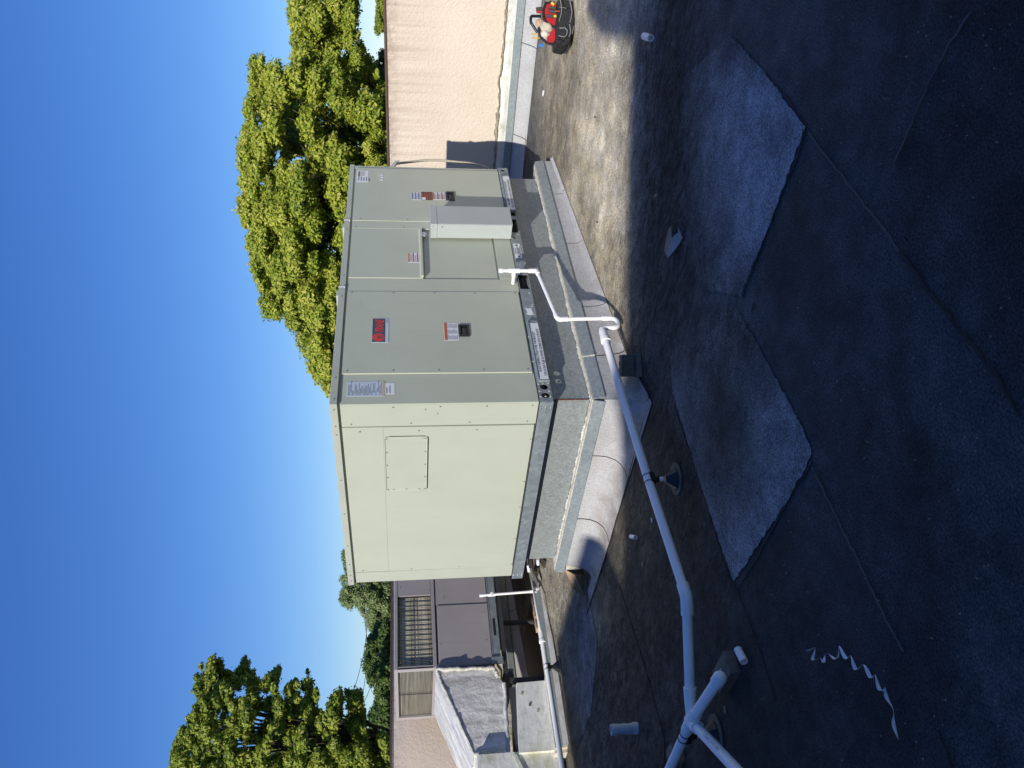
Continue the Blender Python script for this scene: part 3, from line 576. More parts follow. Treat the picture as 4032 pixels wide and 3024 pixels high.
# logo sign
yB = -.009
lx0, lx1 = ony(1490, 1349, yB)[0], ony(1490, 1255.5, yB)[0]; lz1 = ony(1465, 1300, yB)[2]; lz0 = ony(1530, 1300, yB)[2]; lzm = ony(1517, 1300, yB)[2]
lg = front_label(lx0, lx1, lz0, lz1, yB-.0004, M['paper_b'], 'logo_plate', None, .002)
MB().box((lx0+.003, yB-.0032, lzm), (lx1-.003, yB-.0026, lz1-.002)).build('navy_field', M['navy'], lg)
ocx = lx0+(lx1-lx0)*.20; ocz = (lzm+lz1)/2; orx = (lx1-lx0)*.165; orz = (lz1-lzm)*.46; yy = yB-.0036
oval = MB().prism([(ocx+orx*math.cos(k*math.pi/16), yy, ocz+orz*math.sin(k*math.pi/16)) for k in range(32)], (0, -.0005, 0)).build('red_oval', M['red'], lg)
mb = MB(); 
for k in range(7):
    zq = ocz+orz*(.12-.15*k); mb.box((ocx-orx*(.55-.03*k), yy-.0009, zq), (ocx+orx*(.50-.02*k+.2), yy-.0006, zq+orz*.05))
mb.box((ocx-orx*.02, yy-.0009, ocz-orz*.75), (ocx+orx*.1, yy-.0006, ocz+orz*.15))
mb.build('oval_stripes', M['navy'], lg)
text_mesh('TRANE', .08, M['red'], 'lettering', lg, (lx0+(lx1-lx0)*.42, yB-.0042, ocz-.032), xh, zh*0.95, (0, 0, 0), shear=.35, fit=(lx1-lx0)*.54, bold=.0028)
text_mesh('TRANE', .016, M['ink_g'], 'lettering', lg, (lx0+(lx1-lx0)*.80, yB-.0030, lz0+.005), xh, zh, (0, 0, 0), fit=(lx1-lx0)*.16)
def rect(x0p, x1p, y0p, y1p, Y):  # photo rectangle on a plane Y -> xmin, xmax, zmin, zmax
    xm, ym = (x0p+x1p)/2, (y0p+y1p)/2; return ony(xm, y1p, Y)[0], ony(xm, y0p, Y)[0], ony(x1p, ym, Y)[2], ony(x0p, ym, Y)[2]
def warn(x0, x1, z0, z1, y, cols, head, seed, horiz=True):
    lb = front_label(x0, x1, z0, z1, y, M['paper'], 'warning_sticker'); n = cols; hmb = MB(); tmb = MB()
    for k in range(n):
        if horiz: a0, a1 = x0+(x1-x0)*k/n+.003, x0+(x1-x0)*(k+1)/n-.003; b0, b1 = z0+.004, z1-.004; hmb.box((a0-.002, y-.0022, b1-.018), (a1+.002, y-.0014, b1+.002)); zs = np.arange(b0+.004, b1-.024, .0075)
        else: a0, a1 = x0+.004, x1-.004; b0, b1 = z0+(z1-z0)*k/n+.002, z0+(z1-z0)*(k+1)/n; hmb.box((a0, y-.0022, b1-.011), (a1, y-.0014, b1-.001)); zs = np.arange(b0+.003, b1-.014, .007)
        lines(tmb, a0+.003, a1-.002, zs, .0032, y-.0014, .3, seed+k)
    hmb.build('header_print', head, lb); tmb.build('print', M['ink_g'], lb); return lb
warn(*rect(1748.5, 1804.6, 1272, 1340, yB), yB-.0004, 3, M['orange'], 1)
warn(*rect(1607, 1658, 996, 1034, -.011), -.0114, 3, M['orange'], 5, False)
yF = -.0164
warn(*rect(1622, 1658, 758, 787, yF), yF, 3, M['ink_blue'], 9, False)
q = rect(1659, 1703.5, 756, 788, yF); lb = front_label(*q, yF, M['brown'], 'warning_sticker'); mb = MB(); lines(mb, q[0]+.006, q[1]-.006, np.arange(q[2]+.006, q[3]-.006, .02), .004, yF-.0014, .3, 3); mb.build('print', M['orange'], lb)
MB().box((q[0]+.003, yF-.002, q[3]-.035), (q[0]+.04, yF-.0014, q[3]-.004)).build('white_panel_print', M['paper'], lb)
warn(*rect(1704, 1753, 758, 787, yF), yF, 3, M['orange'], 13, False)
# rating plate and blank sticker on the corner post
q = rect(1364, 1516, 1503, 1561, 0); lb = front_label(q[0], q[1], q[2], q[3], -.0004, M['paper_b'], 'rating_plate'); mb = MB()
for k in range(26):
    z = q[3]-.012-k*(q[3]-q[2]-.03)/26; r = random.Random(k); a = q[0]+.006+(r.random()*.03 if k % 3 else 0); mb.box((a, -.0022, z-.0035), (a+(q[1]-q[0]-.02)*r.uniform(.25, .95), -.0018, z))
mb.build('print', M['ink_g'], lb); MB().box((q[0], -.0024, q[2]), (q[1], -.0019, q[2]+.018)).build('tan_strip', mat('tan_tape', (.48, .42, .30), .6), lb)
q = rect(1517, 1554, 1509, 1552, 0); lb = front_label(q[0], q[1], q[2], q[3], -.0004, M['paper'], 'rating_plate'); mb = MB(); lines(mb, q[0]+.006, q[1]-.02, [q[3]-.008, q[3]-.013, q[3]-.026, q[3]-.034], .003, -.0018, .3, 2); mb.build('print', M['ink_g'], lb)
q = rect(1405, 1450, 672, 717, yF); lb = front_label(q[0], q[1], q[2], q[3], yF, M['paper'], 'quick_start_sticker'); mb = MB()
for k, (a, b) in enumerate(((.1, .9), (.1, .45), (.1, .4), (.1, .42), (.1, .35))): mb.box((q[0]+(q[1]-q[0])*a, yF-.002, q[3]-.022-k*.022), (q[0]+(q[1]-q[0])*b, yF-.0014, q[3]-.012-k*.022))
mb.build('print', M['ink_g'], lb); MB().box((q[0]+(q[1]-q[0])*.5, yF-.002, q[2]+.03), (q[1]-.012, yF-.0014, q[2]+.085)).build('picture_print', mat('pale_print', (.52, .48, .46), .6), lb)
for k, (dx, dz, s) in enumerate(((0, 0, 1), (.045, .0, .8), (.085, .0, .6))):
    o = ony(1508, 712, yF); MB().prism([(o[0]+dx, yF-.001, o[2]), (o[0]+dx+.026*s, yF-.001, o[2]), (o[0]+dx+.024*s, yF-.001, o[2]+.03*s+.02*(k == 2)), (o[0]+dx+.008*s, yF-.001, o[2]+.022)], (0, -.001, 0)).build('torn_sticker', M['paper'], unit)
# recessed latches
def latch(x0p, x1p, y0p, y1p, Y):
    a, b, c, d = rect(x0p, x1p, y0p, y1p, Y); w_ = .010; o = Y-.010
    fr = MB().box((a, o, c), (a+w_*1.6, Y, d)).box((b-w_*1.2, o, c), (b, Y, d)).box((a+w_*1.6, o, c), (b-w_*1.2, Y, c+w_*1.6)).box((a+w_*1.6, o, d-w_*1.5), (b-w_*1.2, Y, d)).build('latch', M['black'], unit, bevel=.003)
    MB().box((a+w_, Y-.0012, c+w_), (b-w_, Y-.0006, d-w_)).build('latch_well', M['dark'], fr)
    MB().prism([(a+w_*1.7, Y-.002, c+w_*1.7), (a+w_*1.7, Y-.007, (c+d)/2), (a+w_*1.7, Y-.002, d-w_*2.4)], ((b-a)*.55, 0, 0)).build('latch_paddle', M['steel_dark'], fr)
latch(1806, 1848, 1281, 1326, yB); latch(1755, 1790, 758, 790, -.016)
# screws: one mesh, many copies
def screw_proto(axis, m, r=.0045, h=.004):
    mb = MB(); a = np.array([0, 0, 0.]); d = np.array(axis, float); mb.tube([a, a+d*h*.35], r*1.35, 10); mb.tube([a, a+d*h], [r, r*.8], 6)
    me_o = mb.build('screw', m); me = me_o.data; bpy.data.objects.remove(me_o); return me
SY, SX, SYZ, SXZ = screw_proto((0, -1, 0), M['screw_p']), screw_proto((-1, 0, 0), M['screw_p']), screw_proto((0, -1, 0), M['zinc'], .006), screw_proto((-1, 0, 0), M['zinc'], .006)
def screw(me, pos, par=None):
    o = bpy.data.objects.new('screw', me); COL.objects.link(o); o.parent = par or unit; o.location = Vector(pos)-ORG[(par or unit).name]; ORG[o.name] = ORG[(par or unit).name]
for z in np.linspace(Z0+.04, PZ-.03, 5): screw(SY, (s1+.025, -.009, z)); screw(SY, (s2-.02, -.009, z)); screw(SX, (0, .03, z)) if z < 1.8 else None
for z in np.linspace(Z0+.06, PZ-.06, 4): screw(SX, (0, ye[1]-.03, z)); screw(SX, (-.003, ye[1]+.04, z-.05)); screw(SX, (-.002, ye[2]-.03, z)); screw(SY, (s5+.02, -.016, z)); screw(SY, (s4+.02, -.012, z+.03))
for x in (.03, .22, 1.05, 1.16, 1.30, 1.9, 2.02): screw(SY, (x, -.016 if x < xc1 else -.012, 1.93))
for y in (.03, .18, .26, .72, 1.1, 1.5, 1.75, 1.9, 1.98): screw(SX, (-.014, y, 1.93))
for y in np.linspace(ya+.012, yb-.012, 5): screw(SX, (-.012, y, za+.012)); screw(SX, (-.012, y, zb-.012))
for z in np.linspace(za+.05, zb-.05, 3): screw(SX, (-.012, yb-.012, z))
for y in (.35, .8, 1.1, 1.5, 1.85): screw(SX, (-.004, y, Z0+.02))
for z in (RZ0+.012, RZ0+.044, RZ1-.010):
    screw(SYZ, (.035, ry, z)); screw(SXZ, (-.016, .045, z)); screw(SXZ, (-.016, W-.03, z))
for x, z in ((midx, RZ0+.014), (midx, RZ1-.012), (x_b-.008, RZ0+.012), (x_b-.008, zm), (x_b-.008, RZ1-.01), (s1+.10, RZ1-.004), (s1+.35, RZ1-.004), (pk1[0]-.05, RZ0+.02), (pk2[0]-.03, RZ0+.02), (1.62, RZ0+.02), (.95, RZ0+.02), (.97, RZ0+.012), (2.6, RZ1-.006), (2.35, RZ1-.006), (2.82, RZ1-.01)):
    screw(SYZ, (x, ry, z))
# scratches/chips on corner post
for (p, q_) in (((1674, 1612), (1678, 1640)), ((1722, 1628), (1728, 1636))):
    a = onx(*p, 0); MB().box((-.0012, a[1]-.008, a[2]-.006), (-.0002, a[1]+.008, a[2]+.001)).build('paint_chip', M['ink_g'], unit)
rs_ = random.Random(31)
for k in range(14):
    y = rs_.uniform(.3, 1.85); z = rs_.uniform(.75, 1.8); ln = rs_.uniform(.008, .03); MB().box((-.0022, y, z), (-.0011, y+ln, z+.0012)).build('scuff', M['sage_edge'] if k % 2 else M['screw_p'], unit)
for k in range(12):
    x = rs_.uniform(.25, 1.0) if k % 2 else rs_.uniform(2.05, 2.8); z = rs_.uniform(.75, 1.8); ln = rs_.uniform(.008, .03); yq = -.0092 if k % 2 else -.0162
    MB().box((x, yq-.0006, z), (x+ln, yq, z+.0014)).build('scuff', M['screw_p'], unit)
# ------------------------------------------------------------------ disconnect box
dbx = thing('disconnect_box', 'pale gray electrical disconnect box mounted low on the front of the sage unit', 'electrical box', (1.92, -.075, .645))
X0, X1, Y0, ZB0, ZB1 = 1.790, 2.052, -.143, .645, 1.283
MB().box((X0, Y0+.002, ZB0), (X1, -.018, ZB1-.05)).build('enclosure', M['box_gray'], dbx, bevel=.002)
MB().box((X0-.003, Y0-.004, ZB1-.052), (X1+.003, -.018, ZB1)).build('rain_hood', M['box_gray'], dbx, bevel=.002)
MB().box((X0+.002, Y0-.003, ZB0-.004), (X1-.002, Y0+.0015, ZB1-.054)).build('cover', M['box_gray'], dbx, bevel=.0015)
mb = MB(); cz, cy = .725, -.085
for rr in (.040, .027): mb.ring((X0-.0015, cy, cz), (X0+.001, cy, cz), rr, rr-.0022, 28)
mb.build('knockout', M['box_gray'], dbx)
MB().box((X0-.004, -.03, ZB1), (X0+.01, -.10, ZB1+.012)).build('hinge_tab', M['zinc'], dbx)
screw(SX, (X0-.001, -.125, ZB1-.02), dbx); screw(SX, (X0-.001, -.12, ZB1-.09), dbx); MB().tube([(X0+.02, -.02, ZB0-.006), (X0-.012, -.025, ZB0-.012)], .006, 8).build('latch_screw', M['zinc'], dbx)
# padlock eye above
MB().ring((1.83, -.016, 1.335), (1.83, -.028, 1.335), .022, .010, 18).build('grommet', M['box_gray'], dbx)
# conduit at the right end of the unit
cd = thing('flexible_conduit', 'beige flexible conduit bending down beside the right end of the sage unit', 'conduit', (2.93, .12, 1.5))
cp = [ony(a, b, .10) for a, b in ((1560, 640), (1575, 642), (1620, 637), (1680, 631), (1740, 632), (1800, 638), (1850, 643), (1900, 655), (1930, 668))]
from math import comb
pts = []
for i in range(len(cp)-1):
    p0, p1, p2, p3 = cp[max(i-1, 0)], cp[i], cp[i+1], cp[min(i+2, len(cp)-1)]
    n = max(2, int(np.linalg.norm(p2-p1)/.006))
    for k in range(n):
        s_ = k/n; pts.append(.5*((2*p1)+(-p0+p2)*s_+(2*p0-5*p1+4*p2-p3)*s_**2+(-p0+3*p1-3*p2+p3)*s_**3))
rs = [.0125 if i % 2 else .0100 for i in range(len(pts))]
MB().tube(pts, rs, 10).build('conduit_sleeve', M['conduit'], cd)
e = ony(1550, 655, .05); MB().tube(arc((2.90, .05, e[2]+.03), (2.935, .08, e[2]+.05), pts[0], 5), .016, 12).ring(pts[0], np.array(pts[0])+[0, 0, -.03], .021, .012, 12).build('elbow_fitting', M['pipe_fit'] if 'pipe_fit' in M else M['zinc'], cd)
# ------------------------------------------------------------------ condensate pipework
def seg(path, r, m=M['pvc'], fit=()): pass
R1, R2 = .0134, .0243
tp = thing('drain_trap', 'thin white PVC condensate pipe zigzagging from the sage unit down to the roof drain line', 'drain pipe', (1.21, -.1, .5))
a, b_, c_, d_ = (1.21, -.0155, .690), (1.215, -.125, .692), (1.222, -.125, .80), (1.222, -.125, .535)
e1, e2, e3 = (.648, -.155, .465), (.600, -.19, .445), (.600, -.19, .118)
MB().tube([a, b_], R1, 16).build('stub_pipe', M['pvc'], tp, smooth=50)
MB().tube([c_, d_], R1, 16).build('riser_pipe', M['pvc'], tp, smooth=50)
MB().tube([(1.222, -.125, .775), (1.222, -.125, .805)], .0185, 16).build('end_cap', M['pvc'], tp, smooth=50)
MB().tube([(1.222, -.125, .648), (1.222, -.125, .732)], .0175, 16).tube([(1.222, -.125, .69), (1.219, -.082, .69)], .0175, 16).build('tee_fitting', M['pvc'], tp, smooth=50)
A = np.array([1.222, -.125, .522]); B = np.array([.625, -.168, .462]); dv = (B-A)/np.linalg.norm(B-A)
MB().tube([A+[0, 0, .06]]+arc(A+[0, 0, .02], A-[0, 0, .005], A+dv*.03, 5)+[A+dv*.045], .0175, 16).build('elbow_fitting', M['pvc'], tp, smooth=50)
MB().tube([A+dv*.03, B-dv*.02], R1, 16).build('cross_pipe', M['pvc'], tp, smooth=50)
B2 = np.array([.612, -.172, .455])
MB().tube([B-dv*.045]+arc(B-dv*.02, B2+[-.012, 0, .003], B2-[0, 0, .03], 6)+[B2-[0, 0, .065]], .0178, 16).build('elbow_fitting', M['pvc'], tp, smooth=50)
C2 = np.array([.605, -.185, .11]); MB().tube([B2-[0, 0, .05], C2+[0, 0, .01]], R1, 16).build('drop_pipe', M['pvc'], tp, smooth=50)
MB().tube([C2+[0, 0, .045]]+arc(C2+[0, 0, .005], C2+[-.002, 0, -.052], C2+[-.055, -.008, -.050], 6)+arc(C2+[-.07, -.008, -.048], C2+[-.115, -.012, -.045], C2+[-.113, -.012, .015], 6)+arc(C2+[-.113, -.012, .03], C2+[-.115, -.012, .075], C2+[-.16, -.012, .078], 6), .0178, 16).build('trap_bend', M['pvc'], tp, smooth=50)
ml = thing('drain_line', 'long white PVC drain pipe running low over the roof past the curb corner', 'drain pipe', (-.5, -.3, .19))
pA = np.array([.455, -.195, .190]); pE = onz(2704, 2352, .165); pT = onz(2721, 2838, .165)
pm = np.array([*onz(2665, 1885)[:2], .165])
pA = np.array([*(onz(2372, 1312, .18)[:2]), .18])
dA = (pm-pA)/np.linalg.norm(pm-pA)
MB().tube([pA+dA*.03, pm, pE], R2, 20).build('long_pipe', M['pvc'], ml, smooth=50)
MB().tube([C2+[-.15, -.012, .078], pA-dA*.03], R1, 16).tube([pA-dA*.045, pA-dA*.01, pA+dA*.06], [.020, .029, .029], 20).ring(pA+dA*.055, pA+dA*.085, .033, .0245, 20).build('reducer', M['pvc'], ml, smooth=50)
dE = (pT-pE)/np.linalg.norm(pT-pE); dm = (pE-pm)/np.linalg.norm(pE-pm)
MB().tube([pE-dm*.075]+arc(pE-dm*.03, pE, pE+dE*.03, 5)+[pE+dE*.085], .0300, 20).build('elbow_fitting', M['pvc'], ml, smooth=50)
MB().tube([pE+dE*.06, pT], R2, 20).build('long_pipe', M['pvc'], ml, smooth=50)
pC = onz(2832, 2672, .185); pL = onz(2600, 3110, .165); pR = onz(2960, 3095, .165)
dC = (pC-pT)/np.linalg.norm(pC-pT); dL = (pL-pT)/np.linalg.norm(pL-pT); dR = (pR-pT)/np.linalg.norm(pR-pT)
MB().tube([pT-dE*.155, pT-dE*.10, pT+dR*.02], [.031, .0285, .0285], 20).tube([pT-dL*.01, pT+dL*.09], .0295, 20).tube([pT-dC*.02, pT+dC*.09], [.0285, .0305], 20).tube([pT-dR*.02, pT+dR*.085], [.0285, .0315], 20).build('wye_fitting', M['pvc'], ml, smooth=50)
MB().tube([pT+dC*.05, pC], R2, 20).build('cleanout_pipe', M['pvc'], ml, smooth=50)
MB().tube([pC-dC*.035, pC+dC*.012, pC+dC*.028, pC+dC*.036], [.0295, .0295, .023, .010], 20).build('end_cap', M['pvc'], ml, smooth=50)
MB().tube([pT+dL*.07, pL+dL*1.0], R2, 20).build('branch_pipe', M['pvc'], ml, smooth=50)
rp = MB().tube([pT+dR*.06, pR+dR*.8], R2, 20).build('branch_pipe', M['pvc'], ml, smooth=50)
# printed marking wrapped on the pipe
def pipe_text(s, size, p0, d, length, R, m, parent, ang0, flip=1):
    cu = bpy.data.curves.new('t', 'FONT'); cu.body = s; cu.size = size; cu.resolution_u = 2
    o = bpy.data.objects.new('t', cu); COL.objects.link(o); bpy.context.view_layer.update()
    me = bpy.data.meshes.new_from_object(o.evaluated_get(bpy.context.evaluated_depsgraph_get())); bpy.data.objects.remove(o)
    V = np.array([v.co[:] for v in me.vertices]); V[:, 0] *= length/V[:, 0].max(); d = np.array(d); side = np.cross(d, [0, 0, 1.]); side /= np.linalg.norm(side); up = np.cross(side, d)
    an = ang0+flip*V[:, 1]/R; P = np.array(p0)+np.outer(V[:, 0], d)+(R+.0008)*(np.outer(np.sin(an), side)+np.outer(np.cos(an), up))-np.array(ORG[parent.name])
    for v, q in zip(me.vertices, P): v.co = q
    me.materials.clear(); me.materials.append(m); q = bpy.data.objects.new('lettering', me); COL.objects.link(q); q.parent = parent; ORG[q.name] = ORG[parent.name]; return q
M['pipe_ink'] = mat('violet_pipe_ink', (0.22, 0.13, 0.30), 0.6)
pipe_text('CHARLOTTE PIPE', .019, pT+dR*.205, dR, .165, R2, M['pipe_ink'], ml, -.55, -1)
sd = thing('pipe_stand', 'black rubber cone stand strapped under the white drain line left of the sage unit', 'pipe support', tuple(onz(2665, 1885)), 'pipe stands under the drain lines')
def stand(root, c, zt, d):
    c = np.array([c[0], c[1], 0.]); d = np.array([d[0], d[1], 0]); d /= np.linalg.norm(d); n = np.array([-d[1], d[0], 0])
    MB().tube([c+[0, 0, .004], c+[0, 0, .009]], .092, 28).build('base_disc', mat('dusty_rubber', (.12, .115, .085), .9) if 'dusty_rubber' not in bpy.data.materials else bpy.data.materials['dusty_rubber'], root)
    MB().tube([c+[0, 0, .010], c+[0, 0, .016], c+[0, 0, .064], c+[0, 0, .068]], [.062, .062, .024, .020], 8).build('cone', M['black'], root, bevel=.002)
    MB().tube([c+[0, 0, .08], c+[0, 0, zt-.045]], .0135, 14).build('post', M['pvc'], root, smooth=50)
    mb = MB().tube([c+[0, 0, zt-.06], c+[0, 0, zt-.035]], .018, 12); mb.obox(c+[0, 0, zt-.029], d*.065, n*.050, [0, 0, .012]); mb.obox(c+n*.024+[0, 0, zt-.018], d*.065, n*.006, [0, 0, .022]); mb.obox(c-n*.024+[0, 0, zt-.018], d*.065, n*.006, [0, 0, .022]); mb.build('saddle', M['black'], root)
    for s_ in (-.024, .024): MB().ring(c+d*s_+[0, 0, zt]-d*.002, c+d*s_+[0, 0, zt]+d*.002, R2+.0035, R2+.0005, 20).build('strap', M['black'], root)
stand(sd, onz(2665, 1885), .165, dm)
c2 = onz(2855, 2925); pq = pT+dL*.15
sd2 = thing('pipe_stand', 'black rubber cone stand under the four-way PVC junction in the foreground', 'pipe support', (pq[0], pq[1], 0), 'pipe stands under the drain lines'); stand(sd2, pq, .165, dL)
# ------------------------------------------------------------------ old neighbour unit
nb = thing('old_air_handler', 'old greige rooftop unit with wire coil guard, left of the sage unit', 'air conditioner', (.35, 4.3, .5))
G = M['greige']; nx0, nx1, ny0, ny1 = .35, 2.9, 4.3, 5.545
MB().box((nx0+.01, ny0+.05, .60), (nx1, ny1, 1.205)).build('cabinet_core', G, nb)
MB().box((nx0+.05, ny0+.12, 1.205), (nx1, ny1-.02, 1.60)).build('coil_core', M['dark'], nb)
gx0, gx1 = ony(1640, 2632, ny0)[0]-.0, ony(1640, 2345, ny0)[0]
gl = ony(1640, 2625, ny0)[0]
MB().box((nx0-.004, ny0-.004, 1.597), (nx1, ny1+.006, 1.632)).build('top_cap', G, nb, bevel=.003)
MB().box((nx0, ny0, 1.20), (gl-.005, ny0+.05, 1.597)).build('corner_post', G, nb, bevel=.002)
MB().box((gx1, ny0, 1.235), (nx1, ny0+.02, 1.597)).build('blank_panel', G, nb, bevel=.002)
MB().box((nx0, ny0-.003, 1.195), (nx1, ny0+.05, 1.232)).build('mid_rail', G, nb, bevel=.002)
zs0, zs1 = 1.236, 1.592
fm = mat('coil_fins', (.25, .235, .18), .6, .2); t = NT(fm); t.color(t.mix(t.noise(t.pos((1, 1, 26)), 1.5, 3, .6, .35, .65), (.80, .74, .56), (.50, .46, .34)))
mb = MB(); nf = 46
for k in range(nf):
    x = gl+(gx1-gl)*(k+.5)/nf; mb.box((x-.006, ny0+.040, zs0), (x+.004, ny0+.070, zs1))
mb.box((gl, ny0+.055, zs0), (gx1, ny0+.085, zs1)).build('coil', fm, nb)
wb = MB().tube([(0, 0, zs0+.002), (0, 0, zs1-.002)], .0028, 6).build('wire', M['steel_dark'], nb, loc=None)
nw = 15
me_w = wb.data
for k in range(nw):
    x = gl+.012+(gx1-gl-.024)*k/(nw-1)+random.uniform(-.003, .003)
    if k == 0: o = wb
    else: o = wb.copy(); COL.objects.link(o)
    o.parent = nb; o.location = (x, ny0+.012, 0)
for z in (zs0+.012, zs0+.03, (zs0+zs1)/2+.01, (zs0+zs1)/2+.04, zs1-.03, zs1-.012):
    MB().tube([(gl, ny0+.016, z), (gx1, ny0+.016, z)], .0032, 6).build('wire', M['steel_dark'], nb)
lx = ony(1820, 2378, ny0)[0]
MB().box((nx0+.012, ny0, .612), (lx-.004, ny0+.05, 1.17)).build('lower_panel', G, nb, bevel=.004)
MB().prism([(nx0+.012, ny0, 1.168), (nx0+.012, ny0+.048, 1.185), (nx0+.012, ny0+.05, 1.16)], (lx-nx0-.02, 0, 0)).build('panel_hem', G, nb)
MB().box((lx+.004, ny0+.008, .612), (nx1, ny0+.05, 1.19)).build('lower_panel', G, nb, bevel=.004)
MB().box((nx0+.004, ny0+.004, .604), (nx0+.034, ny0+.05, 1.19)).build('corner_post', G, nb)
mb = MB(); mb.box((nx0, ny0-.008, .52), (nx1, ny0+.004, .604)); mb.box((nx0, ny0-.012, .596), (nx1, ny0-.002, .606)); mb.build('base_rail', M['galv'], nb)
MB().box((ony(1955, 2503, ny0)[0], ny0-.0095, .545), (ony(1955, 2436, ny0)[0], ny0-.0085, .572)).build('slot', M['dark'], nb)
MB().box((nx0-.004, ny0-.022, .50), (nx0+.07, ny0-.009, .62)).build('corner_bracket', M['galv'], nb)
# left end face of the old unit: fine grille between posts
MB().box((nx0-.003, ny0+.0, 1.20), (nx0+.03, ny0+.06, 1.597)).box((nx0-.003, ny1-.06, 1.20), (nx0+.03, ny1, 1.597)).build('corner_post', G, nb)
mb = MB()
for k in range(26):
    z = 1.235+.352*k/25; mb.box((nx0+.014, ny0+.06, z-.0022), (nx0+.018, ny1-.06, z+.0022))
mb.build('fine_grille', M['steel_dark'], nb, kind='stuff'); MB().box((nx0+.03, ny0+.06, 1.23), (nx0+.05, ny1-.06, 1.595)).build('end_coil', fm, nb)
MB().box((nx0+.008, (ny0+ny1)/2-.006, 1.23), (nx0+.014, (ny0+ny1)/2+.006, 1.595)).build('grille_bar', M['steel_dark'], nb)
MB().box((nx0, ny0+.06, .604), (nx0+.012, ny1, 1.23)).build('end_panel', G, nb)
for x, z in ((.60, 1.15), (.62, .66), (.95, .66), (1.15, 1.10), (.42, 1.25), (.42, 1.57), (1.25, 1.25), (1.30, 1.57), (.8, 1.612), (1.2, 1.612)): screw(SY, (x, ny0-.002, z), nb)
# stand and curb under it
stn = thing('steel_stand', 'dark steel angle stand with round legs under the old greige unit', 'stand', (.35, 4.35, .1))
MB().box((nx0-.05, ny0+.0, .455), (nx1, ny0+.09, .498)).build('front_beam', M['steel_dark'], stn)
MB().box((nx0-.05, ny1-.06, .455), (nx1, ny1+.03, .498)).build('rear_beam', M['steel_dark'], stn)
MB().box((nx0-.14, ny0+.01, .40), (nx0-.055, ny1, .50)).build('end_beam', M['steel_dark'], stn)
lp = ony(2030, 2452, 4.5); MB().tube([(lp[0], 4.5, .09), (lp[0], 4.5, .455)], .03, 14).build('leg', M['steel_dark'], stn, smooth=50)
lp = ony(2080, 2672, 4.3); MB().box((lp[0]-.035, 4.29, .085), (lp[0]+.015, 4.34, .455)).build('leg', M['steel_dark'], stn)
MB().box((lp[0]-.07, 4.275, .33), (lp[0]-.0, 4.35, .37)).build('clamp', M['steel_dark'], stn)
cb = thing('roof_curb', 'low galvanised curb with plywood inside under the old greige unit', 'curb', (.5, 4.1, 0))
def ycurb(x): return 4.06
rc = onz(2102, 2278, .10); lc = onz(2185, 2975, .10)
xa, xb = lc[0], rc[0]+1.4; yc = (rc[1]+lc[1])/2; 
MB().box((xa, yc+.012, 0), (xb, yc+.06, .118)).build('curb_nailer', M['cream'], cb)
MB().prism([(xa, yc+.01, .12), (xa, yc+.002, .12), (xa, yc-.010, .045), (xa, yc-.004, .045)], (xb-xa, 0, 0)).build('front_flashing', M['flash'], cb)
MB().prism([(xa, yc-.003, .05), (xa, yc-.055, .012), (xa, yc-.09, .006), (xa, yc+.01, .006)], (xb-xa, 0, 0)).build('skirt_sheet', M['cap'], cb)
MB().box((xa, yc+.062, .01), (xb, 5.6, .045)).build('plywood_deck', M['ply'], cb)
MB().box((xa-.03, yc+.06, 0), (xa-.001, 5.6, .12)).box((xb, yc, 0), (xb+.03, 5.6, .12)).build('curb_nailer', M['cream'], cb)
# wooden blocks lying in the curb
for k, (a, b, mm, lbl) in enumerate(((2080, 2375, 'wood', 'short weathered wood block in the curb beneath the old unit, nearer the sage unit'), (2085, 2420, 'wood_fresh', 'pale cut wood block in the curb beneath the old unit, middle of the scraps'), (2068, 2465, 'wood_fresh', 'pale wood block farthest left among scraps beneath the old unit'))):
    p = ony(a, b, 4.25); o = MB().obox((p[0], 4.25, .09), (.13, .03, 0), (-.02, .08, 0), (0, 0, .05)).build('wood_block', M[mm], bevel=.003, loc=(p[0], 4.25, .065)); setp(o, lbl, 'wood block', 'wood scraps under the old unit')
hp = thing('scrap_heap', 'heap of dark torn boards and felt behind the left end of the new curb', 'scrap heap', tuple(onz(2120, 2250)))
rh = random.Random(9)
for k in range(9):
    q = onz(2110+rh.uniform(-35, 30), 2238+rh.uniform(-42, 42), .03+.012*k); a = rh.uniform(-.5, .9); L_ = rh.uniform(.12, .30); w_ = rh.uniform(.05, .12)
    MB().obox(q, (math.cos(a)*L_, math.sin(a)*L_, rh.uniform(-.05, .05)), (-math.sin(a)*w_, math.cos(a)*w_, 0), (0, 0, .018)).build('board', M['ply'] if k % 3 else M['wood'], hp, bevel=.002)
for a_, b_ in (((2080, 2225), (2083, 2250)), ((2118, 2202), (2119, 2222))):
    q = onz(*a_, .16); MB().tube([q, onz(*b_, .15)], .017, 12).build('pipe_stub', M['paper'], hp, smooth=50)
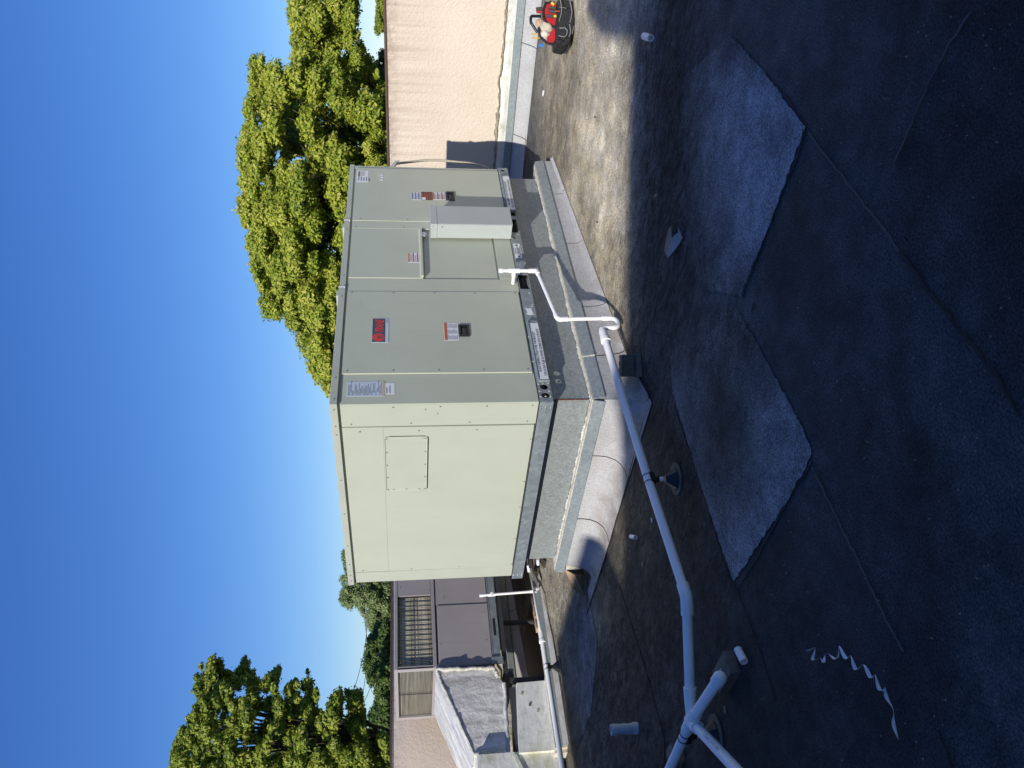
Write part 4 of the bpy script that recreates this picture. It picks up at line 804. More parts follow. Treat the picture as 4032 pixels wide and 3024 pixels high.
# mastic covered duct
dc = thing('duct', 'mastic coated gray sheet metal duct sloping off the left end of the old unit', 'duct', (.1, 4.3, .5))
P = [ony(*q, 4.28) for q in ((1718, 2637), (1945, 2632), (1962, 2665), (1985, 2690), (2003, 2970), (1868, 2972), (1740, 2690))]
back = 5.34
n = len(P); V = P+[np.array([p[0], back, p[2]]) for p in P]
core = MB().add(V, [tuple(range(n)), tuple(range(n, 2*n))[::-1]]+[(i, (i+1) % n, (i+1) % n+n, i+n) for i in range(n)]).build('duct_body', M['duct'], dc)
mb = MB(); q5, q6, q0 = P[5], P[6], P[0]
for a, b in ((q5, q6), (q6, q0)):
    nrm = np.array([-(b-a)[2], 0, (b-a)[0]]); nrm = nrm/np.linalg.norm(nrm)*.004; nrm = nrm if nrm[2] > 0 else -nrm
    mb.add([a+nrm, b+nrm, [b[0]+nrm[0], back, b[2]+nrm[2]], [a[0]+nrm[0], back, a[2]+nrm[2]]], [(0, 1, 2, 3)])
mb.build('duct_top', M['duct_top'], dc)
def rough_bead(pts, r, name, m, parent, seed=2, sub=8):
    rr = random.Random(seed); Q = []; 
    for a, b in zip(pts[:-1], pts[1:]):
        for k in range(sub): Q.append(np.array(a)+(np.array(b)-np.array(a))*k/sub+np.array([rr.uniform(-1, 1), rr.uniform(-1, 1), rr.uniform(-1, 1)])*r*.3)
    Q.append(np.array(pts[-1])); MB().tube(Q, [r*rr.uniform(.7, 1.35) for _ in Q], 8).build(name, m, parent, smooth=80)
rough_bead([P[0], P[6], P[5]], .013, 'mastic_bead', M['seal'], dc, 2, 22); rough_bead([P[0]+[0, -.01, 0], P[1]+[0, -.01, 0], P[2]], .020, 'mastic_bead', M['seal'], dc, 5, 14)
rough_bead([P[3], P[4]], .018, 'mastic_bead', M['duct_top'], dc, 7, 14); rough_bead([P[5], P[4]], .024, 'mastic_bead', M['seal'], dc, 9, 10)
# white riser box left of it (goes down through the roof)
x_r = P[4][0]
MB().box((x_r-.95, 4.20, .08), (x_r-.012, 5.0, P[5][2]-.02)).build('riser_box', M['white_mem'], dc)
MB().prism([(x_r-.93, 4.188, .12), (x_r-.04, 4.188, .48), (x_r-.04, 4.188, .52), (x_r-.93, 4.188, .16)], (0, -.008, 0)).build('brace', M['white_mem'], dc)
w0 = [ony(*q, 4.15) for q in ((2022, 2690), (2130, 2680), (2175, 2945), (2032, 2965))]
n_ = 4; V = w0+[np.array([p[0], 5.4, p[2]]) for p in w0]
lower = thing('duct_curb', 'white coated box under the gray duct, moss stained, left of the steel stand', 'curb', (-.3, 4.15, .1))
MB().add([(w0[0][0], 4.15, w0[0][2]-.03), (w0[1][0], 4.15, .10), (w0[3][0], 4.15, .10), (w0[3][0], 4.15, w0[3][2]-.03), (w0[0][0], 4.75, w0[0][2]-.03), (w0[1][0], 4.75, .10), (w0[3][0], 4.75, .10), (w0[3][0], 4.75, w0[3][2]-.03)],
         [(0,1,2,3),(4,7,6,5),(0,4,5,1),(1,5,6,2),(2,6,7,3),(3,7,4,0)]).build('box_body', M['white_mem'], lower)
MB().box((w0[3][0]+.02, 4.22, w0[0][2]-.03), (w0[0][0]-.01, 4.30, w0[0][2]+.035)).build('dark_duct_collar', M['steel_dark'], lower)
MB().box((w0[3][0]-.02, 4.10, .02), (w0[0][0]+.03, 4.149, .115)).build('base_coat', M['seal'], lower)
for k in range(3):
    a = w0[0][0]-.10-k*.09-.02*(k % 2); zq = .37-.05*(k % 3)-.02*k; o = MB().prism([(a, 4.148, zq), (a-.03, 4.148, zq+.012), (a-.035, 4.148, zq-.01), (a-.008, 4.148, zq-.02)], (0, -.004, 0)).build('peeling_flake', M['tar_light'] if k % 2 else M['cream'], lower)
# second drain line in front of it
nd = thing('drain_line', 'white PVC drain line running along the low curb of the old unit with upright trap', 'drain pipe', (.6, 3.6, .19))
q0 = onz(2112, 2398, .14); q1 = onz(2135, 2520, .13); q2 = onz(2214, 3024, .13); dq = (q2-q1)/np.linalg.norm(q2-q1)
vt = ony(1888, 2345, 4.05); vb = ony(2120, 2328, 4.0)
MB().tube([(vt[0], 4.05, vt[2]), (vb[0], 4.0, .16)], R1*1.05, 14).build('riser_pipe', M['pvc'], nd, smooth=50)
MB().tube([(vt[0], 4.05, vt[2]), (vt[0], 4.05, vt[2]-.04)], .018, 14).tube([(vt[0], 4.049, vt[2]-.09), (vt[0], 4.047, vt[2]-.17)], .0175, 14).tube([(vt[0]-.002, 4.05, vt[2]-.13), (vt[0]-.01, 4.0, vt[2]-.13)], .0175, 14).build('tee_fitting', M['pvc'], nd, smooth=50)
MB().tube([(vb[0], 4.0, .17), (vb[0], 3.99, .10)], .018, 14).tube([(vb[0], 3.99, .10), (vb[0]-.01, 3.93, .09)], .0175, 14).build('elbow_fitting', M['pvc'], nd, smooth=50)
MB().tube([(vb[0], 3.98, .13), q0+[0, 0, -.0], q1], [R1, R1, R1], 14).build('small_pipe', M['pvc'], nd, smooth=50)
MB().tube([q1-dq*.12, q1+dq*.02], .030, 18).ring(q1+dq*.0, q1+dq*.03, .035, .0245, 18).build('reducer', M['pvc'], nd, smooth=50)
MB().tube([q1, q2+dq*1.2], R2, 18).build('long_pipe', M['pvc'], nd, smooth=50)
sp = onz(2190, 2540); ss = thing('pipe_stand', 'black rubber cone stand under the drain line before the old greige unit', 'pipe support', (sp[0], q1[1], 0), 'pipe stands under the drain lines')
qq = q1+dq*.30; stand(ss, qq, .13, dq)
# ------------------------------------------------------------------ blocks, scraps, debris
bp = onz(2490, 1440, .045)
wbk = thing('support_block', 'stack of weathered timber blocks under the drain line beside the curb corner', 'wood block', (bp[0], bp[1], 0))
dd = np.array([dA[0], dA[1], 0]); nn = np.array([-dd[1], dd[0], 0]); rr_ = np.array([RT[0], RT[1], 0])/np.hypot(RT[0], RT[1]); fr_ = np.array([FW[0], FW[1], 0])/np.hypot(FW[0], FW[1])
MB().obox(bp*[1, 1, 0]+[0, 0, .018]-fr_*.02, rr_*.15+fr_*.03, fr_*.10, [0, 0, .03]).build('lower_board', M['wood'], wbk, bevel=.003)
MB().obox(bp*[1, 1, 0]+[0, 0, .080]+fr_*.01, rr_*.14-fr_*.02, fr_*.08, [0, 0, .085]).build('upper_block', M['wood'], wbk, bevel=.003)
for k in range(3): MB().obox(bp*[1, 1, 0]+[0, 0, .127]+rr_*(.045*k-.05)+fr_*.01, rr_*.02+fr_*.005, fr_*.012, [0, 0, .002]).build('glue_spot', M['seal'], wbk)
bc = (onz(2880, 2650)+onz(2880, 2640))/2
fb = thing('support_block', 'loose weathered wood block on the roof beside the capped cleanout pipe', 'wood block', tuple(bc))
a1 = onz(2925, 2590)-onz(2865, 2700); a1 /= np.linalg.norm(a1); b1 = np.array([-a1[1], a1[0], 0])
MB().obox(bc+[0, 0, .025], a1*.20, b1*.11, [0, 0, .05]).build('block_body', M['wood'], fb, bevel=.003)
MB().obox(bc+[0, 0, .0515], a1*.03, b1*.03, [0, 0, .003]).build('metal_clip', M['zinc'], fb)
o = MB().obox(onz(2680, 2975)+[0, 0, .03], a1*.12, b1*.10, [0, 0, .06]).build('wood_block', M['wood'], bevel=.003, loc=tuple(onz(2680, 2975))); setp(o, 'weathered wood block half hidden below the pipe branch nearest the camera', 'wood block')
def hollow(name, p0, p1, ro, ri, label, cat, m=None):
    o = MB().ring(p0, p1, ro, ri, 20).build(name, m or M['pvc'], smooth=50, loc=tuple(np.array(p0))); return setp(o, label, cat)
hollow('pipe_offcut', onz(2905, 2556, .02), onz(2930, 2606, .02), .0185, .0155, 'short white PVC offcut lying against the loose wood block', 'pipe scrap')
hollow('pipe_coupling', onz(2537, 142, .025), onz(2563, 150, .025), .021, .013, 'small white PVC coupling alone on the roof in shade near the tool bag', 'pipe scrap')
hollow('pipe_ring', onz(2485, 2113, .02), onz(2503, 2116, .02), .0145, .0115, 'small white PVC ring lying on dark roofing behind the drain line', 'pipe scrap')
# torn sheet of gray roofing
tp_ = [onz(*q) for q in ((2631, 1015), (2640, 975), (2660, 940), (2680, 925), (2692, 915), (2700, 895), (2700, 935), (2685, 960), (2660, 990), (2635, 1013))]
hs = [.006, .012, .025, .035, .03, .045, .02, .015, .012, .006]; V = [p+[0, 0, h] for p, h in zip(tp_, hs)]
o = MB().prism(V, (0, 0, -.003)).build('torn_sheet', mat('gray_backing', (.30, .31, .32), .8), loc=tuple(tp_[0])); setp(o, 'torn strip of pale gray roofing lying in the shade', 'scrap')
tq = [onz(*q) for q in ((2623, 985), (2635, 950), (2645, 905), (2650, 890), (2648, 945), (2642, 975), (2630, 1010))]
o = MB().prism([p+[0, 0, .012+.01*math.sin(i)] for i, p in enumerate(tq)], (0, 0, -.003)).build('torn_sheet', M['card'], loc=tuple(tq[0])); setp(o, 'thin brown torn strip beside the pale gray roofing scrap', 'scrap')
# plastic ribbon, curled
rp_ = [(3173,2563),(3190,2560),(3207,2546),(3212,2555),(3200,2590),(3197,2600),(3215,2597),(3232,2583),(3243,2617),(3245,2600),(3246,2575),(3262,2570),(3280,2592),(3300,2597),(3303,2560),(3302,2531),(3318,2575),(3335,2600),(3345,2580),(3352,2580),(3360,2620),(3372,2643),(3385,2625),(3400,2610),(3415,2640),(3430,2678),(3440,2660),(3447,2650),(3455,2700),(3470,2728),(3484,2710),(3487,2700),(3484,2735),(3500,2765),(3518,2790),(3521,2815),(3515,2840),(3525,2880),(3540,2915)]
V = []; fs = []; xm = [sum(p_[0]+p_[1]*.9 for p_ in rp_[max(0, i-2):i+3])/len(rp_[max(0, i-2):i+3]) for i in range(len(rp_))]
for i, q in enumerate(rp_):
    ph = i*1.7; zc = .012+.018*(1+math.sin(ph))/2*(1 if i < 34 else .3); p = onz(*q, zc); wd_ = .0115 if (i % 4) in (0, 1) else .0006; wv = (rr_*math.cos(ph)*.5+np.array([0, 0, .8]))*wd_*.8; V += [p-wv, p+wv]
fs = [(2*i, 2*i+1, 2*i+3, 2*i+2) for i in range(len(rp_)-1)]
rb = MB().add(V, fs).build('plastic_ribbon', mat('white_plastic_ribbon', (.90, .90, .92), .3), loc=tuple(onz(3302, 2600))); md = rb.modifiers.new('thick', 'SOLIDIFY'); md.thickness = .0006
md2 = rb.modifiers.new('sm', 'SUBSURF'); md2.levels = 2; md2.render_levels = 2; setp(rb, 'curly white plastic ribbon on the dark roof in the foreground', 'ribbon')
# wrapped vent stub
vb_ = onz(2512, 2866); vs_ = thing('vent_pipe', 'short vent pipe stub wrapped in pale blue sheet, standing alone on the roof', 'vent', tuple(vb_))
vm = mat('pale_blue_wrap', (.30, .40, .52), .5); t = NT(vm); t.color(t.mix(t.noise(t.pos((9, 9, 3)), 2, 4, .6, .4, .65), (.22, .31, .46), (.46, .52, .55)))
pr = [.036, .034, .032, .034, .031, .035, .033]; zz_ = [.0, .03, .06, .09, .12, .15, .175]
MB().tube([vb_+[.002*math.sin(i*2), .002*math.cos(i*3), z] for i, z in enumerate(zz_)], pr, 16, caps=False).build('wrap', vm, vs_, smooth=60)
MB().ring(vb_+[0, 0, .16], vb_+[0, 0, .183], .035, .024, 16).build('torn_rim', vm, vs_); MB().ring(vb_+[0, 0, .01], vb_+[0, 0, .016], .0385, .03, 16).ring(vb_+[0, 0, .026], vb_+[0, 0, .031], .037, .03, 16).build('clamp_ring', M['paper_b'], vs_)
MB().tube([vb_+[0, 0, .05], vb_+[0, 0, .052]], .03, 12).build('hollow', M['dark'], vs_)
# cardboard wedge by the curb end
ca = onz(2300, 2240); cbx = thing('cardboard_flap', 'crumpled open brown cardboard piece against the left end of the curb', 'cardboard', tuple(ca))
Pc = [np.array(q) for q in ((.02, 2.04, .225), (.10, 2.06, .03), (-.02, 2.40, .012), (.10, 2.36, .03), (.16, 2.25, .17), (.18, 2.05, .012))]
c1, c2_, c3, c4, c5 = ony(2222, 2241, 2.04), ony(2258, 2320, 2.22), ony(2300, 2345, 2.3), ony(2302, 2285, 2.06), ony(2262, 2262, 2.05)
c3 = onz(2300, 2345, .006); c4 = onz(2303, 2262, .010)
MB().prism([c1, c5, c4, c3, c2_], (.006, .004, .003)).build('cardboard_face', M['card'], cbx)
c6 = c1+[.12, .05, .01]; c7 = c4+[.14, .04, .0]; MB().prism([c1+[.004, .004, .004], c5+[.01, .01, .01], c4+[.01, .01, .002], c7, c6], (.004, .006, .002)).build('cardboard_side', M['card'], cbx)
# small litter
def bit(name, q, size, m, label, cat, h=.006, rot=.5):
    p = onz(*q); c, s_ = math.cos(rot), math.sin(rot); o = MB().prism([(p[0]+size*a*c-size*.4*b*s_, p[1]+size*a*s_+size*.4*b*c, p[2]+.006) for a, b in ((-1, -.7), (-.2, -1), (.8, -.6), (1, .5), (.1, 1), (-.9, .6))], (0, 0, h)).build(name, m, loc=tuple(p)); setp(o, label, cat)
bit('plaster_chip', (2144, 368), .030, M['paper'], 'white crumpled chip on the sunlit roof below the parapet', 'litter', .015, 1.2)
bit('cigarette_butt', (2535, 2222), .018, M['card'], 'tan cigarette butt on the dark roof left of the drain line', 'litter', .006, 2.2)
bit('plastic_scrap', (2257, 211), .012, mat('red_scrap', (.5, .05, .05), .6), 'small red scrap on the sunlit roof near the tool bag', 'litter')
bit('dry_leaf', (2347, 461), .016, M['tar'], 'dark dry leaf on the sunlit roof, halfway to the curb', 'litter', .004, .3)
bit('dry_leaf', (2587, 770), .02, M['card'], 'brown dry leaf at the shade edge above the torn sheet', 'litter', .006, .9)
bit('dry_leaf', (2355, 874), .014, M['tar'], 'dark dry leaf on the sunlit roof before the curb', 'litter', .004, .3)
bit('paper_scrap', (2968, 1208), .022, M['tar_light'], 'curled gray scrap on the edge of the pale roof patch', 'litter', .006, 1.9)
bit('paper_scrap', (2860, 2795), .018, M['card'], 'pale sliver on the dark roof right of the pipe junction', 'litter', .004, 2.5)
bit('wood_splinter', (2571, 2048), .016, M['paper'], 'pale splinter on the dark roof just behind the drain line', 'litter', .005, 2.9)
gr = MB(); rg = random.Random(77)
for k in range(230):
    q = onz(rg.uniform(2280, 4000), rg.uniform(10, 3010)); 
    if q[0] > 4.1 or (q[0] > -.2 and -.25 < q[1] < 2.1): continue
    sz = rg.uniform(.0012, .0034); a = rg.uniform(0, 3.1); gr.obox(q+[0, 0, .006], (math.cos(a)*sz*2, math.sin(a)*sz*2, 0), (-math.sin(a)*sz, math.cos(a)*sz, 0), (0, 0, sz))
setp(gr.build('roof_grit', mat('pale_grit', (.26, .25, .22), .9)), 'scattered pale grit and chips over the roofing', 'grit', None, 'stuff')
# ------------------------------------------------------------------ tool bag
o0 = onz(2262, 88)+fr_*.08; bag = thing('tool_bag', 'open black and red tool bag full of hand tools on the sunlit roof', 'tool bag', tuple(o0))
SCP = .00216
def bpnt(zx, zy, dep=0.0): # from enlarged view pixels (7.37 per photo px) to bag coordinates
    return o0 + rr_*((88-zy/7.373)*SCP) + np.array([0, 0, 1.])*max(0.0, (2270-(2050+zx/7.373))*SCP) + fr_*dep
def bprism(pts, d0, d1): return [bpnt(a, b, d0) for a, b in pts], fr_*(d1-d0)
def bp_build(pts, d0, d1, name, m, par=bag, bevel=.004, **k):
    P_, d = bprism(pts, d0, d1); return MB().prism(P_, d).build(name, m, par, bevel=bevel, **k)
body = bp_build([(1620,300),(1625,700),(1590,900),(1500,1200),(1380,1280),(1120,1240),(1110,900),(1130,700),(1190,350),(1140,60),(1300,10),(1570,50)], -.08, .12, 'bag_body', M['fab'], bevel=.015)
fp = bp_build([(1560,330),(1600,600),(1580,800),(1480,1080),(1240,1090),(1150,740),(1230,330)], -.115, -.078, 'front_pocket', M['fab'], bevel=.012)
bp_build([(1380,910),(1400,1060),(1300,1130),(1140,1100),(1160,900),(1240,880)], -.128, -.110, 'small_pocket', M['fab'], bevel=.008)
bp_build([(1320,1180),(1230,1260),(1080,1230),(1100,1130)], -.10, -.07, 'small_pocket', M['fab'], bevel=.008)
def piping(pts, dep, r=.0028, m=M['piping'], name='piping', par=bag): MB().tube([bpnt(a, b, dep) for a, b in pts], r, 6).build(name, m, par, smooth=60)
piping([(1180,60),(1220,180),(1240,330),(1230,500),(1170,700)], -.119)
piping([(1470,80),(1480,200),(1500,260),(1530,420),(1500,600),(1465,720)], -.119, .003)
piping([(1455,770),(1475,880),(1480,1000),(1440,1110)], -.119, .003)
piping([(1160,905),(1320,890),(1385,960),(1370,1070),(1300,1140),(1140,1110)], -.130, .0032)
piping([(1600,780),(1560,900),(1540,1000)], -.10, .003)
redr = bp_build([(1140,130),(1150,450),(1100,740),(1000,720),(870,650),(790,540),(770,300),(840,130),(950,90)], -.05, -.03, 'red_panel', M['fab_red'])
piping([(1100,100),(980,95),(850,130),(780,290),(778,500),(830,620),(980,740),(1110,750)], -.052, .010, M['fab'], 'panel_rim')
redl = bp_build([(1110,790),(1110,1100),(1050,1190),(900,1180),(880,1040),(960,920),(1000,870)], -.055, -.035, 'red_panel', M['fab_red'])
bp_build([(880,1040),(900,1180),(760,1100),(680,1000),(690,930)], -.04, -.03, 'gray_lining', M['piping'])
piping([(650,780),(665,950),(730,1080),(870,1190),(1000,1225),(1110,1200)], -.045, .010, M['fab'], 'panel_rim')
MB().tube(arc(bpnt(760,370,.02), bpnt(640,370,.02), bpnt(560,375,.02), 2)+arc(bpnt(500,380,.02), bpnt(460,400,.02), bpnt(475,560,.02), 5)+[bpnt(530,640,.02), bpnt(600,720,.03), bpnt(660,800,.03)], .0115, 12).build('handle', M['black'], bag, smooth=60)
def tool(a, b, dep, r, m, name, lab, cat='hand tool'):
    o = MB().tube([bpnt(*a, dep), bpnt(*b, dep)], r, 10).build(name, m, smooth=60, loc=tuple(bpnt(*a, dep))); setp(o, lab, cat)
tool((920,250),(1110,265),-.062,.011,M['grip'],'tool_grip','upper of the gray tool grips on the red panel of the tool bag')
tool((920,340),(1120,365),-.062,.012,M['grip'],'tool_grip','middle gray tool grip on the red panel of the tool bag')
tool((830,480),(1050,490),-.062,.012,M['grip'],'tool_grip','lowest gray tool grip with lime end on the red panel'); tool((1055,480),(1130,480),-.062,.010,mat('lime_plastic', (.5, .62, .05), .5),'tool_tip','lime green tip under the lowest gray tool grip')
tool((830,50),(1010,95),-.02,.012,M['grip'],'tool_grip','dark tool handle poking out of the far end of the tool bag'); tool((1010,100),(1080,165),-.055,.012,M['yellow'],'yellow_tool','yellow tool knob at the far end of the tool bag')
tool((640,180),(800,150),.03,.018,M['grip'],'drill_grip','dark rounded grip standing behind the red bag panel'); tool((640,250),(780,255),.02,.011,M['fab_red'],'red_tool','dark red tool barrel behind the red bag panel')
tool((470,905),(680,890),.0,.0048,M['yellow'],'plier_handle','upper yellow plier handle sticking out of the tool bag'); tool((480,1015),(700,1000),.0,.0048,M['yellow'],'plier_handle','lower yellow plier handle sticking out of the tool bag')
tool((700,1150),(800,1160),.03,.014,M['blue'],'blue_case','bright blue case peeking out behind the tool bag'); tool((1090,365),(1215,365),-.075,.004,M['orange'],'screwdriver','orange screwdriver tip in the tool bag pocket'); tool((1180,325),(1370,345),-.122,.0022,M['zinc'],'screwdriver_shaft','thin steel shaft across the black pocket of the tool bag')
def blob(name, cpt, rx, rz, rd, m, label, cat, seed):
    r = random.Random(seed); bm = bmesh.new(); bmesh.ops.create_icosphere(bm, subdivisions=3, radius=1.0)
    from mathutils import noise as mn
    c = bpnt(*cpt[:2], cpt[2])
    for v in bm.verts:
        n_ = 1+.38*mn.noise(v.co*1.9+Vector((seed, 0, 0)))+.14*mn.noise(v.co*6); q = v.co*n_; w_ = rr_*q.x*rx+np.array([0, 0, 1])*q.z*rz+fr_*q.y*rd; v.co = Vector(w_)
    me = bpy.data.meshes.new(name); bm.to_mesh(me); bm.free(); me.materials.append(m); o = bpy.data.objects.new(name, me); COL.objects.link(o); o.location = Vector(c); me.polygons.foreach_set('use_smooth', [True]*len(me.polygons)); setp(o, label, cat)
blob('work_glove', (860, 780, -.03), .055, .050, .045, M['beige'], 'large crumpled beige work glove in the middle of the tool bag', 'glove', 3)
blob('work_glove', (820, 960, -.045), .030, .036, .025, mat('pale_glove', (.60, .56, .48), .85), 'smaller pale glove lying against the left red panel', 'glove', 8)
blob('cloth_rag', (720, 600, .0), .040, .035, .03, mat('cloth_peach', (.50, .33, .22), .85), 'peach cloth rag tucked below the tool bag handle', 'rag', 12)
# ------------------------------------------------------------------ trees
lm_cache = {}
def leafmat(name, cols, trans=0.35):
    m = bpy.data.materials.new(name); m.use_nodes = True; nt = m.node_tree; b = nt.nodes['Principled BSDF']; out = nt.nodes['Material Output']
    at = nt.nodes.new('ShaderNodeAttribute'); at.attribute_name = 'leaf'; cr = nt.nodes.new('ShaderNodeValToRGB'); els = cr.color_ramp.elements
    els[0].position = 0; els[0].color = (*cols[0], 1); els[1].position = 1; els[1].color = (*cols[-1], 1)
    for i, c in enumerate(cols[1:-1]): e = els.new((i+1)/(len(cols)-1)); e.color = (*c, 1)
    nt.links.new(at.outputs['Fac'], cr.inputs[0]); nt.links.new(cr.outputs[0], b.inputs['Base Color']); b.inputs['Roughness'].default_value = .55; b.inputs['Specular IOR Level'].default_value = .35
    tr = nt.nodes.new('ShaderNodeBsdfTranslucent'); nt.links.new(cr.outputs[0], tr.inputs[0]); mx = nt.nodes.new('ShaderNodeMixShader'); mx.inputs[0].default_value = trans
    nt.links.new(b.outputs[0], mx.inputs[1]); nt.links.new(tr.outputs[0], mx.inputs[2]); nt.links.new(mx.outputs[0], out.inputs[0]); return m
LM_Y = leafmat('yellow_green_leaves', [(.08, .14, .012), (.26, .33, .03), (.46, .50, .06), (.60, .53, .12)])
LM_D = leafmat('mid_green_leaves', [(.05, .09, .012), (.18, .25, .025), (.34, .40, .045), (.44, .41, .09)])
LM_G = leafmat('dark_green_leaves', [(.03, .06, .015), (.07, .13, .025), (.13, .20, .04), (.18, .20, .06)])
LM_O = leafmat('gray_green_leaves', [(.07, .12, .035), (.15, .21, .07), (.25, .31, .11), (.26, .27, .11)], .2)
BARK = mat('bark', (.09, .07, .055), .9); t = NT(BARK); t.color(t.mix(t.noise(t.pos((6, 6, 1)), 3, 5), (.12, .095, .075), (.04, .03, .025))); t.bump(t.noise(t.pos((8, 8, 2)), 4, 4), .02, .8)
def inpoly(x, y, P):
    c = False; n = len(P)
    for i in range(n):
        x1, y1 = P[i]; x2, y2 = P[(i+1) % n]
        if (y1 > y) != (y2 > y) and x < (x2-x1)*(y-y1)/(y2-y1)+x1: c = not c
    return c
def tree(name, label, poly, D, lm, r_px, nl, leaf, trunk_px, seed, flat=.6, thick=2.0, holes=(), fill=.25, backd=1.8, group=None, sparse=1.0, dens=1.0):
    """crown of many leafy lobes filling the measured outline (photo px) at distance D"""
    rng = np.random.default_rng(seed); P = [(a*1.8228, b*1.8228) for a, b in poly]; r0 = r_px*1.8228
    xs = [p[0] for p in P]; ys = [p[1] for p in P]; lobes = []; tries = 0
    area = 0
    for i in range(len(P)): x1, y1 = P[i]; x2, y2 = P[(i+1) % len(P)]; area += x1*y2-x2*y1
    nlob = int(abs(area)/2/(math.pi*r0*r0*flat)*5.5*dens)
    while len(lobes) < nlob and tries < nlob*40:
        tries += 1; x = rng.uniform(min(xs), max(xs)); y = rng.uniform(min(ys), max(ys)); s = rng.uniform(.55, 1.15); rr = r0*s
        if not inpoly(x, y, P): continue
        if not (inpoly(x-rr*flat*.8, y, P) and inpoly(x, y-rr*.65, P) and inpoly(x, y+rr*.65, P)): 
            s *= .5; rr = r0*s
            if not (inpoly(x-rr*flat*.8, y, P) and inpoly(x, y-rr*.75, P) and inpoly(x, y+rr*.75, P)): continue
        hol = [h for h in holes if (x-h[0]*1.8228)**2+(y-h[1]*1.8228)**2 < (h[2]*1.8228+rr*.6)**2]
        if hol and hol[0][3]: continue
        lobes.append((x, y, s, bool(hol)))
    gx = sum(q[0] for q in lobes)/len(lobes); gy = sum(q[1] for q in lobes)/len(lobes); sy = (max(ys)-min(ys))/2; sx = (max(xs)-min(xs))/2
    C_, N_, S_, T_ = [], [], [], []
    Rw = r0/FPX*D; hfw = fr_; hr = rr_
    for (x, y, s, bk) in lobes:
        e = min(1, math.hypot((x-gx)/sx, (y-gy)/sy)); dep = D - thick*math.sqrt(max(0, 1-e*e*.8))*rng.uniform(-.35, 1.0)
        if bk: dep = D + backd*rng.uniform(.7, 1.3)
        d = ray(x, y); c = CAM+d*dep; a = Rw*s; n = int(nl*s*s*sparse)
        u = rng.normal(size=(n, 3)); u /= np.linalg.norm(u, axis=1)[:, None]
        u[:, 2] = np.where(u[:, 2] < -.3, -u[:, 2]*rng.uniform(-.9, 1, n), u[:, 2])
        bump_ = 1+.28*np.sin(u[:, 0]*5+s*40)*np.cos(u[:, 1]*6+y)+.12*rng.normal(size=n)
        rad = np.where(rng.random(n) < fill, rng.uniform(.35, .95, n), rng.uniform(.86, 1.06, n))*bump_*np.where(rng.random(n) < .09, rng.uniform(1.05, 1.32, n), 1.0)
        pos = c+u*rad[:, None]*np.array([a, a, a*flat])
        nn_ = u*np.array([1, 1, 1.1])+np.array([-.3, -.15, .35])+rng.normal(size=(n, 3))*.45; nn_ /= np.linalg.norm(nn_, axis=1)[:, None]
        C_.append(pos); N_.append(nn_); S_.append(leaf*rng.uniform(.6, 1.25, n)); T_.append(np.clip(rng.normal(.5+rng.uniform(-.15, .15), .22, n), 0, 1))
    C_, N_, S_, T_ = map(np.concatenate, (C_, N_, S_, T_)); n = len(C_)
    t1 = np.cross(N_, rng.normal(size=(n, 3))); t1 /= np.linalg.norm(t1, axis=1)[:, None]; t2 = np.cross(N_, t1)
    L_ = S_[:, None]; V = np.stack([C_-t1*L_*.9, C_-t2*L_*.45+N_*L_*.10, C_+t1*L_*.9, C_+t2*L_*.45+N_*L_*.10], 1).reshape(-1, 3)
    root_px = trunk_px; b0 = CAM+ray(root_px[0]*1.8228, root_px[1]*1.8228)*D; root = np.array([b0[0], b0[1], -5.5])
    o = thing(name, label, 'tree', tuple(root), group)
    me = bpy.data.meshes.new('crown'); V -= root; me.vertices.add(4*n); me.vertices.foreach_set('co', V.astype(np.float32).ravel()); me.loops.add(4*n); me.loops.foreach_set('vertex_index', np.arange(4*n, dtype=np.int32)); me.polygons.add(n)
    me.polygons.foreach_set('loop_start', np.arange(0, 4*n, 4, dtype=np.int32)); me.update(); me.validate()
    at = me.attributes.new('leaf', 'FLOAT', 'FACE'); at.data.foreach_set('value', T_.astype(np.float32)); me.materials.append(lm)
    co = bpy.data.objects.new('crown', me); COL.objects.link(co); co.parent = o
    tr = MB(); top = CAM+ray(gx*1.0, gy)*D; mid = np.array([b0[0], b0[1], -1.0]); tr.tube([root, mid, (mid+top)/2+[0, 0, .3], top], [.34*Rw+.12, .26*Rw+.10, .12, .05], 10); tr.build('trunk', BARK, o, smooth=60)
    k = 0; limbs = MB()
    for (x, y, s, bk) in [q for q in lobes[::3] if math.hypot((q[0]-gx)/sx, (q[1]-gy)/sy) < .7]:
        e = min(1, math.hypot((x-gx)/sx, (y-gy)/sy)); c = CAM+ray(x, y)*(D-.3*thick*math.sqrt(max(0, 1-e*e))); st = mid+(top-mid)*min(.95, max(.05, (c[2]-mid[2])/(max(.5, top[2]-mid[2]))*.6)); md_ = (st+c)/2+np.array([0, 0, .25*rng.normal()-.1])
        limbs.tube([st, md_, c], [.045, .026, .010], 5, caps=False)
    limbs.build('limbs', BARK, o, smooth=60); return o
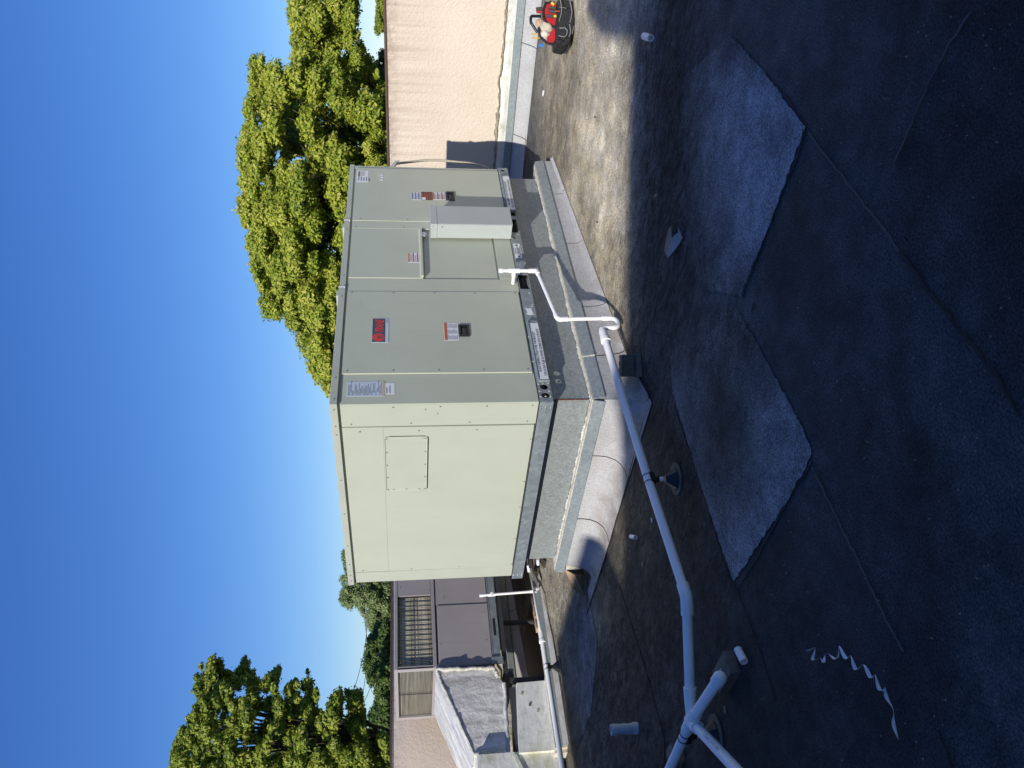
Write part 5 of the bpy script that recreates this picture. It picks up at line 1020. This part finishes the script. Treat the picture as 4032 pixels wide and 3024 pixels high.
# big yellow-green tree behind the parapet
T1 = [(622,-40),(620,40),(628,100),(632,150),(612,165),(600,150),(588,140),(560,118),(540,125),(534,165),(538,200),(524,235),(528,290),(512,325),(520,380),(510,405),(518,470),(532,505),(536,560),(548,590),(556,640),(585,680),(618,700),(638,712),(650,740),(664,765),(662,795),(690,830),(716,858),(760,840),(860,700),(880,300),(838,190),(822,160),(790,120),(772,60),(770,-40)]
tree('shade_tree', 'huge sunlit yellow green shade tree towering behind the sage unit', T1, 19.0, LM_Y, 27, 900, .052, (850, 330), 21, .72, 3.0, dens=1.25,
     holes=((625,254,15,0),(630,300,16,0),(640,345,14,0),(578,204,11,0),(560,200,8,0),(725,268,15,0),(738,290,12,0),(652,215,14,0),(656,82,7,0),(648,105,7,0),(640,128,8,0),(715,91,8,0),(704,110,7,0),(774,318,9,1),(802,195,8,1),(600,145,8,1),(575,409,8,0),(565,450,9,0),(690,150,8,0),(745,215,9,0),(760,300,12,0),(800,290,10,0),(620,400,10,0),(700,430,11,0),(600,500,10,0),(650,600,9,0),(560,560,8,0),(715,500,10,0),(690,380,9,0),(765,262,8,0)))
T2 = [(365,1680),(362,1640),(380,1600),(392,1570),(412,1540),(430,1500),(412,1490),(420,1440),(470,1420),(500,1445),(512,1440),(530,1420),(560,1480),(585,1460),(610,1430),(606,1500),(640,1450),(650,1478),(668,1430),(690,1432),(668,1465),(685,1485),(700,1520),(690,1545),(720,1500),(745,1490),(790,1475),(780,1500),(800,1560),(850,1600),(860,1700),(365,1700)]
tree('shade_tree', 'tall green tree with open ragged crown at the left edge, behind the duct', T2, 16.0, LM_D, 15, 380, .044, (850, 1640), 33, .8, 2.2, fill=.4, dens=.62, holes=((560,1560,9,1),(530,1610,12,1),(600,1610,10,0),(640,1560,11,0),(480,1560,10,0),(520,1500,9,1),(690,1600,12,0),(740,1570,10,0),(585,1500,8,1),(450,1620,9,0),(655,1495,6,1)))
T3 = [(728,1290),(740,1215),(735,1200),(760,1180),(850,1200),(860,1360),(800,1370),(790,1340),(770,1310),(745,1320),(732,1300)]
tree('olive_tree', 'feathery gray green tree just left of the sage unit top', T3, 26.0, LM_O, 14, 420, .040, (850, 1290), 41, .8, 1.6, fill=.3, dens=1.2)
T4 = [(795,1370),(790,1400),(785,1440),(800,1480),(812,1540),(815,1480),(808,1500),(790,1540),(800,1580),(800,1640),(800,1700),(870,1700),(870,1340),(810,1345)]
tree('hedge_tree', 'dark green bushy tree low behind the stucco wall at left', T4, 22.0, LM_G, 17, 520, .055, (860, 1500), 52, .7, 1.8, dens=1.1)
T5 = [(808,-40),(812,30),(805,60),(818,75),(832,65),(842,-10),(842,-40)]
tree('far_tree', 'small distant tree top above the wall at the far right corner', T5, 34.0, LM_D, 9, 260, .05, (850, 0), 61, .7, 1.0, dens=1.2)
T6 = [(790,112),(782,150),(790,190),(810,200),(860,230),(860,100),(822,112),(815,140),(803,128)]
tree('dark_tree', 'dark shaded tree rising behind the parapet under the big crown', T6, 24.0, LM_G, 11, 300, .05, (850, 170), 71, .8, 1.2, dens=.9, fill=.4)
T7 = [(700,600),(740,560),(760,540),(860,540),(870,900),(720,860),(690,760)]
# power lines
pl = mat('power_cable', (.05, .05, .055), .6)
for i, (q, r_, lb) in enumerate((((1436, 2330), (1380, 2760), 'thin dark power cable crossing the sky steepest, left of the sage unit'), ((1408, 2330), (1425, 2760), 'thin power cable running nearly level across the sky, left of the sage unit'), ((1462, 2520), (1436, 2760), 'short thin power cable just above the low green bushes'))):
    a = CAM+ray(*q)*30; b = CAM+ray(*r_)*24; d = b-a; pts = [a-d*.6+[0, 0, 0]]+[a+d*s_-np.array([0, 0, .25*math.sin(math.pi*s_)]) for s_ in np.linspace(0, 1, 12)]+[b+d*.6]
    o = MB().tube(pts, .009, 5).build('power_cable', pl, loc=tuple(a)); setp(o, lb, 'cable', 'power cables over the wall')
